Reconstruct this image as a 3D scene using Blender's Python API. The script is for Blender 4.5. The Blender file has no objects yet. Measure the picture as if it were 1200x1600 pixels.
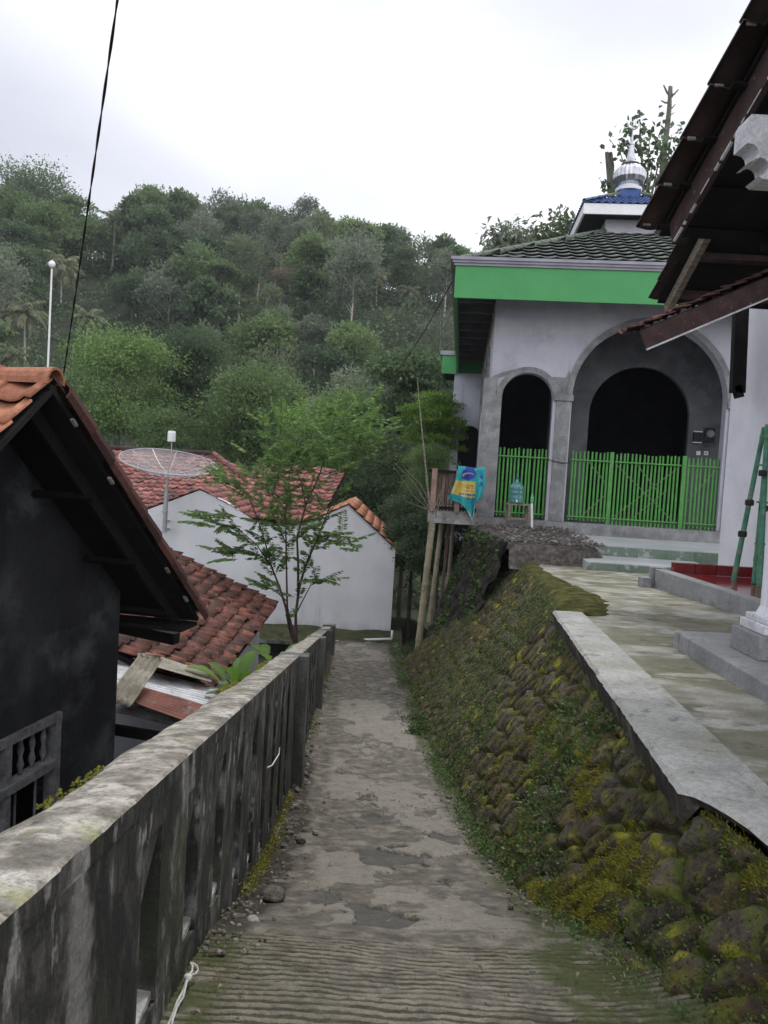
import bpy, math, random
import numpy as np
from mathutils import Vector
random.seed(7); RNG = np.random.default_rng(7)
R = math.radians
S = bpy.context.scene; COL = S.collection
# ------------------------------------------------------------------ camera, world, sun, exposure
PITCH, ROLL, FPX = R(3.0), R(3.3), 1200.0
cam = bpy.data.cameras.new('camera'); cam_o = bpy.data.objects.new('camera', cam); COL.objects.link(cam_o)
cam.sensor_fit = 'VERTICAL'; cam.sensor_height = 24.0; cam.lens = 24.0 * FPX / 1600.0
cam.clip_start = 0.05; cam.clip_end = 3000
from mathutils import Matrix
_cr, _sr, _cp, _sp = math.cos(ROLL), math.sin(ROLL), math.cos(PITCH), math.sin(PITCH)
_F = Vector((0, _cp, -_sp)); _R0 = Vector((1, 0, 0)); _U0 = Vector((0, _sp, _cp))
_Rc = _R0 * _cr + _U0 * _sr; _Uc = _U0 * _cr - _R0 * _sr
cam_o.matrix_world = Matrix(((_Rc.x, _Uc.x, -_F.x, 0), (_Rc.y, _Uc.y, -_F.y, 0), (_Rc.z, _Uc.z, -_F.z, 0), (0, 0, 0, 1)))
S.camera = cam_o
S.view_settings.view_transform = 'Standard'; S.view_settings.look = 'None'
S.view_settings.exposure = 0.68; S.view_settings.gamma = 1.0
S.cycles.use_denoising = True
S.cycles.max_bounces = 6; S.cycles.diffuse_bounces = 3; S.cycles.transparent_max_bounces = 8

SUN_EL, SUN_ROT = 62, 25
W = bpy.data.worlds.new('World'); S.world = W; W.use_nodes = True
nt = W.node_tree; nt.nodes.clear()
def wn(t, **k):
    n = nt.nodes.new(t)
    for a, b in k.items(): setattr(n, a, b)
    return n
out = wn('ShaderNodeOutputWorld'); bg = wn('ShaderNodeBackground')
sky = wn('ShaderNodeTexSky'); sky.sky_type = 'NISHITA'; sky.sun_disc = False
sky.sun_elevation = R(SUN_EL); sky.sun_rotation = R(SUN_ROT)
tc = wn('ShaderNodeTexCoord'); mp = wn('ShaderNodeMapping'); mp.inputs['Scale'].default_value = (1, 1, 2.2)
nz = wn('ShaderNodeTexNoise'); nz.inputs['Scale'].default_value = 1.7; nz.inputs['Detail'].default_value = 4; nz.inputs['Roughness'].default_value = .45
mp.inputs['Location'].default_value = (3.1, .4, 1.7)
rp = wn('ShaderNodeValToRGB')
e = rp.color_ramp.elements
e[0].position = .28; e[0].color = (.50, .51, .58, 1)
e[1].position = .70; e[1].color = (.92, .92, .95, 1)
m = e.new(.48); m.color = (.66, .67, .73, 1)
# the overcast is a little greyer to the left
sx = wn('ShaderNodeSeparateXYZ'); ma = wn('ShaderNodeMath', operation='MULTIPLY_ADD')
ma.inputs[1].default_value = .22; 
nt.links.new(tc.outputs['Generated'], mp.inputs[0]); nt.links.new(mp.outputs[0], nz.inputs[0])
nt.links.new(tc.outputs['Generated'], sx.inputs[0]); nt.links.new(sx.outputs['X'], ma.inputs[0]); nt.links.new(nz.outputs[0], ma.inputs[2])
nt.links.new(ma.outputs[0], rp.inputs[0])
sc_ = wn('ShaderNodeVectorMath', operation='SCALE'); sc_.inputs['Scale'].default_value = .006
ad = wn('ShaderNodeVectorMath', operation='ADD')
nt.links.new(sky.outputs[0], sc_.inputs[0]); nt.links.new(sc_.outputs[0], ad.inputs[0]); nt.links.new(rp.outputs[0], ad.inputs[1])
my = wn('ShaderNodeMath', operation='MULTIPLY_ADD'); my.inputs[1].default_value = -.38; my.inputs[2].default_value = 1.18; nt.links.new(sx.outputs['Y'], my.inputs[0])  # added gradient: unseen sky behind the camera brightened to light walls facing it
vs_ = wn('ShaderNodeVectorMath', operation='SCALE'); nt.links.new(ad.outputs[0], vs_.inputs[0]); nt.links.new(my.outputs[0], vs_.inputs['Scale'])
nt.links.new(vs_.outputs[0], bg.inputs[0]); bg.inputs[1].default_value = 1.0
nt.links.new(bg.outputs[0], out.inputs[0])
sl = bpy.data.lights.new('sun', 'SUN'); sl.energy = 1.3; sl.angle = R(14); sl.color = (1, .97, .93)
so = bpy.data.objects.new('sun', sl); COL.objects.link(so)
so.rotation_euler = (R(90 - SUN_EL), 0, R(180 - SUN_ROT))

# ------------------------------------------------------------------ pixel rays -> points in the place
def ray(px, py):
    u = (px - 600) / FPX; v = (py - 800) / FPX
    u2 = u * _cr + v * _sr; v2 = -u * _sr + v * _cr
    dx = u2; dy = _cp - v2 * _sp; dz = -_sp - v2 * _cp
    return Vector((dx / dy, 1.0, dz / dy))
def P(px, py, Y): return ray(px, py) * Y
def hit(px, py, p0, n):
    d = ray(px, py); return d * (Vector(p0).dot(n) / d.dot(n))

# ------------------------------------------------------------------ numpy noise
_perm = RNG.random((256, 256))
def vnoise(x, y, seed=0):
    x = np.asarray(x, float) + seed * 17.13; y = np.asarray(y, float) + seed * 9.71
    xi = np.floor(x).astype(int); yi = np.floor(y).astype(int); fx = x - xi; fy = y - yi
    fx = fx * fx * (3 - 2 * fx); fy = fy * fy * (3 - 2 * fy)
    g = lambda a, b: _perm[a % 256, b % 256]
    return (g(xi, yi) * (1 - fx) + g(xi + 1, yi) * fx) * (1 - fy) + (g(xi, yi + 1) * (1 - fx) + g(xi + 1, yi + 1) * fx) * fy
def fbm(x, y, o=4, seed=0):
    s = 0; a = .5; t = 0
    for k in range(o):
        s = s + a * vnoise(x * 2 ** k, y * 2 ** k, seed + k); t += a; a *= .5
    return s / t
def voronoi(x, y, seed=0, jit=.9):
    """F1, F2, cell random"""
    xi = np.floor(x).astype(int); yi = np.floor(y).astype(int)
    f1 = np.full(x.shape, 9.0); f2 = np.full(x.shape, 9.0); c = np.zeros(x.shape)
    for i in (-1, 0, 1):
        for j in (-1, 0, 1):
            a = xi + i; b = yi + j
            px = a + .5 + jit * (_perm[(a + seed * 7) % 256, (b + seed * 3) % 256] - .5)
            py = b + .5 + jit * (_perm[(b + 91 + seed) % 256, (a + 37) % 256] - .5)
            d = np.hypot(px - x, py - y); cr = _perm[(a + 11) % 256, (b + 57) % 256]
            f2 = np.where(d < f1, f1, np.minimum(f2, d)); c = np.where(d < f1, cr, c); f1 = np.minimum(f1, d)
    return f1, f2, c
def sst(a, b, x):
    t = np.clip((x - a) / (b - a), 0, 1); return t * t * (3 - 2 * t)

# ------------------------------------------------------------------ object helpers
def tag(o, label=None, cat=None, group=None, kind=None):
    if label: o['label'] = label
    if cat: o['category'] = cat
    if group: o['group'] = group
    if kind: o['kind'] = kind
    return o
def thing(name, loc, label, cat, group=None):
    o = bpy.data.objects.new(name, None); o.empty_display_size = .1; COL.objects.link(o); o.location = loc
    return tag(o, label, cat, group)
def wloc(o):
    v = Vector(o.location)
    while o.parent: o = o.parent; v = v + Vector(o.location)
    return v
def link_mesh(name, me, mat, parent=None, smooth=False):
    o = bpy.data.objects.new(name, me); COL.objects.link(o)
    for m_ in (mat if isinstance(mat, (list, tuple)) else [mat]): me.materials.append(m_)
    if parent is not None: o.parent = parent
    if smooth: me.polygons.foreach_set('use_smooth', [True] * len(me.polygons))
    return o
class MB:
    def __init__(s): s.v = []; s.f = []; s.t = []
    def add(s, vs, fs, tint=0.5):
        n = len(s.v); s.v += [tuple(q) for q in vs]; s.f += [tuple(n + i for i in f) for f in fs]; s.t += [tint] * len(vs); return s
    def hexa(s, p, tint=.5):     # 8 points, bottom 4 ccw then top 4
        return s.add(p, [(3, 2, 1, 0), (4, 5, 6, 7), (0, 1, 5, 4), (1, 2, 6, 5), (2, 3, 7, 6), (3, 0, 4, 7)], tint)
    def box(s, c, d, ax=None, tint=.5):
        """centre c, size d, ax = (x axis, y axis, z axis)"""
        X, Y, Z = ax or (Vector((1, 0, 0)), Vector((0, 1, 0)), Vector((0, 0, 1)))
        c = Vector(c); h = [k / 2 for k in d]
        p = [c + X * (i * h[0]) + Y * (j * h[1]) + Z * (k * h[2]) for k in (-1, 1) for i, j in ((-1, -1), (1, -1), (1, 1), (-1, 1))]
        return s.hexa(p, tint)
    def bar(s, a, b, w, h, up=(0, 0, 1), tint=.5):
        a = Vector(a); b = Vector(b); Y = (b - a).normalized(); up = Vector(up)
        X = Y.cross(up).normalized(); Z = X.cross(Y)
        return s.box((a + b) / 2, (w, (b - a).length, h), (X, Y, Z), tint)
    def prism(s, poly, vec, tint=.5):      # poly: 3-D points ring, vec: extrusion
        n = len(poly); vec = Vector(vec); vs = [Vector(q) for q in poly]; vs += [q + vec for q in vs]
        fs = [tuple(range(n))[::-1], tuple(range(n, 2 * n))] + [(i, (i + 1) % n, n + (i + 1) % n, n + i) for i in range(n)]
        return s.add(vs, fs, tint)
    def tube(s, pts, rad, seg=8, tint=.5, cap=True):
        pts = [Vector(q) for q in pts]; n = len(pts)
        if not hasattr(rad, '__len__'): rad = [rad] * n
        vs = []; fs = []; prev = None
        for i, q in enumerate(pts):
            t = (pts[min(i + 1, n - 1)] - pts[max(i - 1, 0)])
            t = t.normalized() if t.length > 1e-9 else Vector((0, 0, 1))
            if prev is None:
                a = Vector((0, 0, 1)) if abs(t.z) < .9 else Vector((1, 0, 0)); x = t.cross(a).normalized()
            else: x = (prev - t * prev.dot(t)); x = x.normalized() if x.length > 1e-6 else t.orthogonal().normalized()
            prev = x; y = t.cross(x)
            for k in range(seg):
                an = 2 * math.pi * k / seg; vs.append(q + (x * math.cos(an) + y * math.sin(an)) * rad[i])
        for i in range(n - 1):
            for k in range(seg):
                a, b = i * seg + k, i * seg + (k + 1) % seg; fs.append((a, b, b + seg, a + seg))
        if cap: fs += [tuple(range(seg))[::-1], tuple(range((n - 1) * seg, n * seg))]
        return s.add(vs, fs, tint)
    def lathe(s, c, prof, seg=24, tint=.5, flute=0):   # prof [(r, z)]
        vs = []; fs = []; n = len(prof); c = Vector(c)
        for r_, z_ in prof:
            for k in range(seg):
                an = 2 * math.pi * k / seg; rr = r_ * (1 - (flute if k % 2 else 0))
                vs.append(c + Vector((rr * math.cos(an), rr * math.sin(an), z_)))
        for i in range(n - 1):
            for k in range(seg):
                a, b = i * seg + k, i * seg + (k + 1) % seg; fs.append((a, b, b + seg, a + seg))
        fs += [tuple(range(seg))[::-1], tuple(range((n - 1) * seg, n * seg))]
        return s.add(vs, fs, tint)
    def build(s, name, mat, parent=None, smooth=False, bevel=0, label=None, cat=None, group=None, kind=None):
        vs = np.array(s.v, float)
        if parent is not None: o0 = wloc(parent)
        else: o0 = Vector(((vs[:, 0].min() + vs[:, 0].max()) / 2, (vs[:, 1].min() + vs[:, 1].max()) / 2, vs[:, 2].min()))
        vs = vs - np.array(o0)
        me = bpy.data.meshes.new(name); me.from_pydata(vs.tolist(), [], s.f)
        at = me.attributes.new('tint', 'FLOAT', 'POINT'); at.data.foreach_set('value', s.t)
        me.update()
        o = link_mesh(name, me, mat, parent, smooth)
        if parent is None: o.location = o0
        if bevel:
            b = o.modifiers.new('b', 'BEVEL'); b.width = bevel; b.segments = 2; b.limit_method = 'ANGLE'
        return tag(o, label, cat, group, kind)
def np_obj(name, V, Fq, mat, parent=None, smooth=True, attrs=None, loc=None, **k):
    V = np.asarray(V, float).reshape(-1, 3); Fq = np.asarray(Fq, int)
    if loc is None: loc = wloc(parent) if parent is not None else Vector((V[:, 0].mean(), V[:, 1].mean(), V[:, 2].min()))
    V = V - np.array(loc); n = Fq.shape[1]
    me = bpy.data.meshes.new(name); me.vertices.add(len(V)); me.vertices.foreach_set('co', np.ascontiguousarray(V, np.float32).ravel())
    me.loops.add(Fq.size); me.loops.foreach_set('vertex_index', Fq.ravel().astype(np.int32))
    me.polygons.add(len(Fq)); me.polygons.foreach_set('loop_start', np.arange(0, Fq.size, n, dtype=np.int32))
    me.update(calc_edges=True)
    for a, d in (attrs or {}).items():
        if d.ndim == 2 and d.shape[1] == 4:
            at = me.attributes.new(a, 'FLOAT_COLOR', 'POINT'); at.data.foreach_set('color', np.ascontiguousarray(d, np.float32).ravel())
        else:
            at = me.attributes.new(a, 'FLOAT', 'POINT'); at.data.foreach_set('value', np.ascontiguousarray(d, np.float32).ravel())
    o = link_mesh(name, me, mat, parent, smooth)
    if parent is None: o.location = loc
    return tag(o, k.get('label'), k.get('cat'), k.get('group'), k.get('kind'))
def grid_faces(nr, nc):
    i = np.arange(nr - 1)[:, None] * nc + np.arange(nc - 1)[None, :]
    return np.stack([i, i + 1, i + nc + 1, i + nc], -1).reshape(-1, 4)

# ------------------------------------------------------------------ material helper
def mat(name, ramp, scale=5., detail=5., stretch=(1, 1, 1), rough=.85, layers=(), bump=(), attr=None, spec=.3, metal=0., attr_amt=1., translucent=None, vcol=None, rvar=0., objrand=0., grain=.35):
    """ramp [(pos, rgb)] over a noise; layers: dicts(color, scale, stretch, lo, hi, kind='noise'|'up'|'attr'|'pos', amt); bump [(scale, strength, stretch)]"""
    M = bpy.data.materials.new(name); M.use_nodes = True; t = M.node_tree; N = t.nodes; L = t.links
    b = N['Principled BSDF']; tcn = N.new('ShaderNodeTexCoord'); co = tcn.outputs['Object']
    def noise(sc, st, det=5., ro=.55):
        mpn = N.new('ShaderNodeMapping'); mpn.inputs['Scale'].default_value = st; L.new(co, mpn.inputs[0])
        n = N.new('ShaderNodeTexNoise'); n.inputs['Scale'].default_value = sc; n.inputs['Detail'].default_value = det; n.inputs['Roughness'].default_value = ro
        L.new(mpn.outputs[0], n.inputs[0]); return n.outputs[0]
    def mapr(src, lo, hi):
        r_ = N.new('ShaderNodeMapRange'); r_.inputs[1].default_value = lo; r_.inputs[2].default_value = hi; r_.clamp = True
        r_.interpolation_type = 'SMOOTHSTEP'; L.new(src, r_.inputs[0]); return r_.outputs[0]
    def mathn(op, a, c):
        q = N.new('ShaderNodeMath'); q.operation = op
        for i, x in enumerate((a, c)):
            if isinstance(x, (int, float)): q.inputs[i].default_value = x
            else: L.new(x, q.inputs[i])
        return q.outputs[0]
    if vcol:
        at = N.new('ShaderNodeAttribute'); at.attribute_name = vcol; colr = at.outputs['Color']
    else:
        cr = N.new('ShaderNodeValToRGB'); el = cr.color_ramp.elements
        el[0].position, c0 = ramp[0]; el[0].color = (*c0, 1); el[1].position, c1 = ramp[-1]; el[1].color = (*c1, 1)
        for p_, c_ in ramp[1:-1]: q = el.new(p_); q.color = (*c_, 1)
        src = noise(scale, stretch, detail)
        if attr:
            at = N.new('ShaderNodeAttribute'); at.attribute_name = attr
            src = mathn('ADD', mathn('MULTIPLY', src, 1 - attr_amt), mathn('MULTIPLY', at.outputs['Fac'], attr_amt))
        if objrand:
            oi = N.new('ShaderNodeObjectInfo'); src = mathn('ADD', mathn('MULTIPLY', mathn('SUBTRACT', oi.outputs['Random'], .5), objrand), src)
        L.new(src, cr.inputs[0]); colr = cr.outputs[0]
    for ly in layers:
        k = ly.get('kind', 'noise')
        n = mapr(noise(ly.get('scale', 3), ly.get('stretch', (1, 1, 1)), ly.get('detail', 6), ly.get('ro', .6)), ly.get('lo', .5), ly.get('hi', .6))
        if k == 'up':
            g = N.new('ShaderNodeNewGeometry'); s_ = N.new('ShaderNodeSeparateXYZ'); L.new(g.outputs['Normal'], s_.inputs[0])
            n = mathn('MULTIPLY', n, mapr(s_.outputs['Z'], ly.get('nlo', .3), ly.get('nhi', .8)))
        if k == 'attr':
            at = N.new('ShaderNodeAttribute'); at.attribute_name = ly['attr']
            n = mathn('MULTIPLY', n, mapr(at.outputs['Fac'], ly.get('alo', .3), ly.get('ahi', .8)))
        if k == 'pos':
            s_ = N.new('ShaderNodeSeparateXYZ'); L.new(co, s_.inputs[0])
            n = mathn('MULTIPLY', n, mapr(s_.outputs[ly['axis']], ly['plo'], ly['phi']))
        n = mathn('MULTIPLY', n, ly.get('amt', 1.))
        mx = N.new('ShaderNodeMix'); mx.data_type = 'RGBA'; L.new(n, mx.inputs[0]); L.new(colr, mx.inputs[6]); mx.inputs[7].default_value = (*ly['color'], 1); colr = mx.outputs[2]
    if grain and not translucent:
        gn = mathn('ADD', mathn('MULTIPLY', noise(38, (1, 1, 1), 8, .75), .6), mathn('MULTIPLY', noise(170, (1, 1, 1), 3, .7), .4))
        gr = N.new('ShaderNodeMapRange'); gr.inputs[1].default_value = .36; gr.inputs[2].default_value = .64; gr.inputs[3].default_value = 1 - grain; gr.inputs[4].default_value = 1 + grain; L.new(gn, gr.inputs[0])
        vm = N.new('ShaderNodeVectorMath'); vm.operation = 'SCALE'; L.new(colr, vm.inputs[0]); L.new(gr.outputs[0], vm.inputs['Scale']); colr = vm.outputs[0]
    L.new(colr, b.inputs['Base Color'])
    b.inputs['Roughness'].default_value = rough; b.inputs['Metallic'].default_value = metal
    b.inputs['Specular IOR Level'].default_value = spec
    if rvar:
        rr = N.new('ShaderNodeMapRange'); rr.inputs[1].default_value = .3; rr.inputs[2].default_value = .7; rr.inputs[3].default_value = rough - rvar; rr.inputs[4].default_value = rough + rvar
        L.new(noise(scale * .7, stretch), rr.inputs[0]); L.new(rr.outputs[0], b.inputs['Roughness'])
    prev = None
    for sc, st, *sr in bump:
        bn = N.new('ShaderNodeBump'); bn.inputs['Strength'].default_value = st; bn.inputs['Distance'].default_value = .02
        L.new(noise(sc, sr[0] if sr else (1, 1, 1), 6), bn.inputs['Height'])
        if prev: L.new(prev, bn.inputs['Normal'])
        prev = bn.outputs[0]
    if prev: L.new(prev, b.inputs['Normal'])
    if translucent:
        tr = N.new('ShaderNodeBsdfTranslucent'); ms = N.new('ShaderNodeMixShader'); ms.inputs[0].default_value = translucent
        L.new(colr, tr.inputs[0]); L.new(b.outputs[0], ms.inputs[1]); L.new(tr.outputs[0], ms.inputs[2])
        L.new(ms.outputs[0], N['Material Output'].inputs[0])
    return M
g3 = lambda v, a=1., b_=1., c=1.: (v * a, v * b_, v * c)
m_conc = mat('weathered_concrete', [(.3, (.16, .155, .14)), (.5, (.27, .265, .25)), (.7, (.38, .375, .36))], 6, rough=.85, bump=[(60, .25), (12, .2)])
m_coping = mat('coping_concrete', [(.3, (.14, .13, .11)), (.5, (.29, .27, .23)), (.68, (.45, .43, .385))], 9, rough=.9, bump=[(70, .5), (14, .4)],
    layers=[dict(color=(.11, .10, .085), scale=8, lo=.46, hi=.60, amt=.75), dict(color=(.10, .09, .07), scale=26, lo=.50, hi=.62, amt=.6), dict(color=(.25, .265, .10), scale=6, lo=.56, hi=.66, amt=.5), dict(color=(.03, .03, .025), scale=40, lo=.6, hi=.68, amt=.6)])
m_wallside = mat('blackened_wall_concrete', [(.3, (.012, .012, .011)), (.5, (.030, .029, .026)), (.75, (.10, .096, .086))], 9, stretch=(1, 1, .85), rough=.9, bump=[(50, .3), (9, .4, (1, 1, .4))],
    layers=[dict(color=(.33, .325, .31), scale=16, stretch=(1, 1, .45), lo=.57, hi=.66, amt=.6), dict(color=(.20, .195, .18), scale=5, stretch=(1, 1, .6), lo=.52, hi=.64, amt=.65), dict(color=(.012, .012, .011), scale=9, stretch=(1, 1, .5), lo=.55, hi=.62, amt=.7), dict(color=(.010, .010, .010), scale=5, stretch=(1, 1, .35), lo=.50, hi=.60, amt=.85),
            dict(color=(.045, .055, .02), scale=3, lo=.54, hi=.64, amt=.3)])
m_moss = mat('moss', [(.3, (.03, .045, .008)), (.5, (.09, .11, .015)), (.7, (.20, .21, .03))], 25, rough=1, bump=[(120, 1.), (30, .6)], spec=.1)
m_path = mat('path_concrete', [(.3, (.062, .055, .043)), (.48, (.115, .104, .085)), (.66, (.20, .182, .15))], 9, rough=.88, rvar=.1, bump=[(90, .5), (25, .4), (6, .3)],
    layers=[dict(color=(.095, .088, .075), scale=5.5, stretch=(1, .7, 1), lo=.50, hi=.62, amt=.6), dict(color=(.22, .205, .17), scale=7.1, lo=.57, hi=.66, amt=.4),
            dict(kind='attr', attr='patch', alo=.3, ahi=.7, color=(.07, .069, .064), scale=9, lo=.2, hi=.5, amt=.8),
            dict(kind='attr', attr='pale', alo=.3, ahi=.7, color=(.225, .21, .175), scale=14, lo=.25, hi=.48, amt=.7),
            dict(kind='attr', attr='ribz', alo=.3, ahi=.7, color=(.22, .195, .14), scale=8, lo=.34, hi=.6, amt=.6),
            dict(kind='attr', attr='rib', alo=.35, ahi=.7, color=(.035, .032, .018), scale=9, lo=.25, hi=.42, amt=.75),
            dict(kind='attr', attr='moss', alo=.3, ahi=.9, color=(.05, .062, .018), scale=7, lo=.35, hi=.55, amt=.9),
            dict(kind='attr', attr='dirt', alo=.2, ahi=.6, color=(.028, .023, .017), scale=10, lo=.25, hi=.5, amt=.9),
            dict(color=(.025, .023, .02), scale=38, lo=.62, hi=.68, amt=.7)])
m_terr = mat('terrace_cement', [(.3, (.15, .14, .10)), (.5, (.26, .25, .205)), (.68, (.38, .37, .325))], 4.5, stretch=(.8, 1.1, 1), rough=.55, rvar=.2, spec=.4, bump=[(60, .15), (14, .12)],
    layers=[dict(color=(.10, .098, .045), scale=1.6, stretch=(.7, 1.1, 1), lo=.45, hi=.56, amt=.7), dict(color=(.05, .052, .028), scale=5, stretch=(.7, 1.3, 1), lo=.56, hi=.66, amt=.6),
            dict(color=(.46, .44, .38), scale=3.6, stretch=(.6, 1.5, 1), lo=.57, hi=.62, amt=.5), dict(color=(.02, .02, .018), scale=55, lo=.67, hi=.71, amt=.8)])
m_slab = mat('kerb_slab_cement', [(.3, (.25, .25, .225)), (.5, (.33, .33, .305)), (.7, (.41, .41, .385))], 5, rough=.7, bump=[(70, .2), (10, .15)],
    layers=[dict(color=(.17, .17, .11), scale=2.5, lo=.50, hi=.64, amt=.5), dict(color=(.12, .12, .09), scale=9, stretch=(1, 1, 1), lo=.57, hi=.66, amt=.6), dict(color=(.02, .02, .018), scale=50, lo=.68, hi=.72, amt=.8)])
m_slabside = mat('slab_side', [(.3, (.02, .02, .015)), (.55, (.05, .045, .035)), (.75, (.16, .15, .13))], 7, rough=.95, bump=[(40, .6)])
m_stone = mat('mossy_stone', [(.0, (.034, .027, .019)), (.5, (.062, .050, .037)), (1., (.105, .090, .074))], 12, attr='stone', attr_amt=.75, rough=.95, spec=.15, bump=[(80, .6), (22, .6)],
    layers=[dict(color=(.12, .085, .02), scale=6, lo=.46, hi=.64, amt=.6), dict(color=(.085, .105, .018), scale=12, lo=.48, hi=.60, amt=.6), dict(color=(.022, .018, .013), scale=30, lo=.54, hi=.62, amt=.7),
            dict(kind='attr', attr='joint', alo=.2, ahi=.8, color=(.075, .105, .016), scale=9, lo=.42, hi=.56, amt=.8),
            dict(color=(.24, .24, .02), scale=5.1, lo=.57, hi=.68, amt=.8), dict(color=(.24, .24, .22), scale=60, lo=.71, hi=.74, amt=.8)])
m_darkstone = mat('dark_stone_block', [(.3, (.010, .009, .008)), (.5, (.022, .02, .016)), (.7, (.045, .04, .032))], 7, rough=.95, bump=[(12, 1.), (40, .8)], layers=[dict(color=(.05, .055, .015), scale=3, lo=.55, hi=.65, amt=.6)])
m_gravel = mat('gravel_soil', [(.3, (.05, .043, .036)), (.5, (.10, .088, .076)), (.7, (.17, .155, .14))], 14, rough=.95, bump=[(40, 1.), (12, .8)])
m_soil = mat('dark_soil', [(.3, (.012, .012, .008)), (.6, (.035, .032, .02))], 4, rough=1, bump=[(9, 1.)], layers=[dict(color=(.03, .045, .012), scale=2, lo=.45, hi=.6)])
m_hillg = mat('hill_ground', [(.3, (.012, .018, .008)), (.7, (.03, .04, .018))], 1, rough=1)
m_lav = mat('lavender_grey_paint', [(.3, (.42, .42, .47)), (.5, (.47, .47, .52)), (.7, (.51, .51, .555))], 2.5, rough=.8, bump=[(30, .1)], layers=[dict(color=(.30, .30, .34), scale=1.6, lo=.50, hi=.7, amt=.6), dict(color=(.22, .22, .24), scale=5, stretch=(1, 1, .12), lo=.56, hi=.72, amt=.4)], grain=.1)
m_band = mat('bare_cement_render', [(.3, (.15, .15, .15)), (.5, (.22, .22, .22)), (.7, (.30, .30, .30))], 4, rough=.9, bump=[(40, .3)], layers=[dict(color=(.36, .36, .37), scale=8, stretch=(1, 1, .3), lo=.6, hi=.7, amt=.5)])
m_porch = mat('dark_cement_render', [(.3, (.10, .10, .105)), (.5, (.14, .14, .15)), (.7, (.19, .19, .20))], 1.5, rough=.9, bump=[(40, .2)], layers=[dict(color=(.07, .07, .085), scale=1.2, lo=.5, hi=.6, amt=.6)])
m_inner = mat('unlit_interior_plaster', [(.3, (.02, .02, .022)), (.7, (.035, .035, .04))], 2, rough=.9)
m_green = mat('green_fascia_paint', [(.3, (.060, .27, .085)), (.7, (.068, .30, .095))], 3, rough=.55, layers=[dict(color=(.07, .23, .09), scale=2, stretch=(1, 1, .3), lo=.6, hi=.8, amt=.4)], grain=.1)
m_trim = mat('grey_cornice', [(.3, (.24, .23, .27)), (.7, (.33, .32, .36))], 4, rough=.7, grain=.1)
m_gate = mat('green_gate_paint', [(.2, (.06, .21, .045)), (.5, (.085, .28, .065)), (.8, (.13, .35, .10))], 9, rough=.5, layers=[dict(color=(.30, .25, .12), scale=40, lo=.68, hi=.74, amt=.8)], grain=.1)
m_brace = mat('bare_bamboo_brace', [(.3, (.20, .24, .12)), (.7, (.32, .32, .18))], 12, rough=.7)
m_greytile = mat('grey_green_roof_tile', [(0, (.10, .115, .10)), (1, (.20, .22, .195))], 6, attr='tint', attr_amt=.3, rough=.95, spec=.1)
m_bluetile = mat('blue_roof_tile', [(0, (.025, .06, .18)), (1, (.05, .11, .29))], 6, attr='tint', attr_amt=.5, rough=.45)
m_chrome = mat('polished_steel', [(.3, (.36, .36, .39)), (.7, (.55, .55, .58))], 6, rough=.28, metal=1., grain=.1)
m_white = mat('white_plaster', [(.3, (.56, .56, .60)), (.5, (.63, .63, .67)), (.7, (.68, .68, .71))], 2, rough=.85, bump=[(30, .12)], grain=.1,
    layers=[dict(color=(.36, .36, .37), scale=2.2, stretch=(1, 1, .25), lo=.6, hi=.75, amt=.5), dict(color=(.14, .14, .13), scale=26, lo=.72, hi=.76, amt=.8)])
m_white2 = mat('old_white_plaster', [(.3, (.56, .56, .57)), (.5, (.62, .62, .635)), (.7, (.68, .68, .69))], 1.2, grain=.08, rough=.9, bump=[(14, .15)],
    layers=[dict(color=(.33, .33, .33), scale=2.5, stretch=(1, 1, .2), lo=.58, hi=.75, amt=.5), dict(kind='pos', axis=2, plo=.75, phi=.1, color=(.16, .15, .10), scale=4, stretch=(1, 1, .5), lo=.35, hi=.6, amt=.8)])
m_fleck = mat('peeling_white_paint', [(.3, (.42, .42, .43)), (.6, (.62, .62, .64))], 5, rough=.8, layers=[dict(color=(.10, .10, .09), scale=24, stretch=(1, 1, .3), lo=.6, hi=.68, amt=.8)])
m_black = mat('soot_black_plaster', [(.3, (.012, .012, .014)), (.55, (.026, .027, .030)), (.75, (.07, .073, .076))], 1.4, rough=.9, bump=[(20, .2)],
    layers=[dict(color=(.13, .14, .145), scale=1.3, stretch=(1, 1, 1.6), lo=.50, hi=.72, amt=.6), dict(color=(.01, .01, .012), scale=2, stretch=(1, 1, .4), lo=.5, hi=.65, amt=.6)])
m_frame = mat('weathered_grey_frame', [(.3, (.09, .09, .092)), (.6, (.20, .20, .205))], 14, rough=.8)
m_dwood = mat('dark_old_wood', [(.3, (.005, .004, .004)), (.7, (.012, .009, .008))], 8, stretch=(1, 1, 1), rough=.9, bump=[(30, .4)])
m_barge = mat('brown_bargeboard_paint', [(.3, (.038, .021, .019)), (.7, (.075, .043, .038))], 7, rough=.8, bump=[(30, .4)], layers=[dict(color=(.30, .28, .26), scale=26, lo=.66, hi=.72, amt=.8)])
m_lwood = mat('pale_worn_wood', [(.3, (.10, .085, .065)), (.6, (.24, .21, .16))], 12, stretch=(1, 1, 3), rough=.85, bump=[(40, .3)])
m_slat = mat('brown_slat_wood', [(0, (.07, .042, .035)), (1, (.20, .125, .10))], 9, attr='tint', attr_amt=.5, rough=.85, bump=[(30, .3)])
m_bamboo = mat('dry_bamboo', [(.3, (.20, .17, .11)), (.6, (.33, .29, .20))], 6, stretch=(1, 1, .3), rough=.6, layers=[dict(color=(.08, .07, .05), scale=5, lo=.58, hi=.68, amt=.5)])
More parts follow.
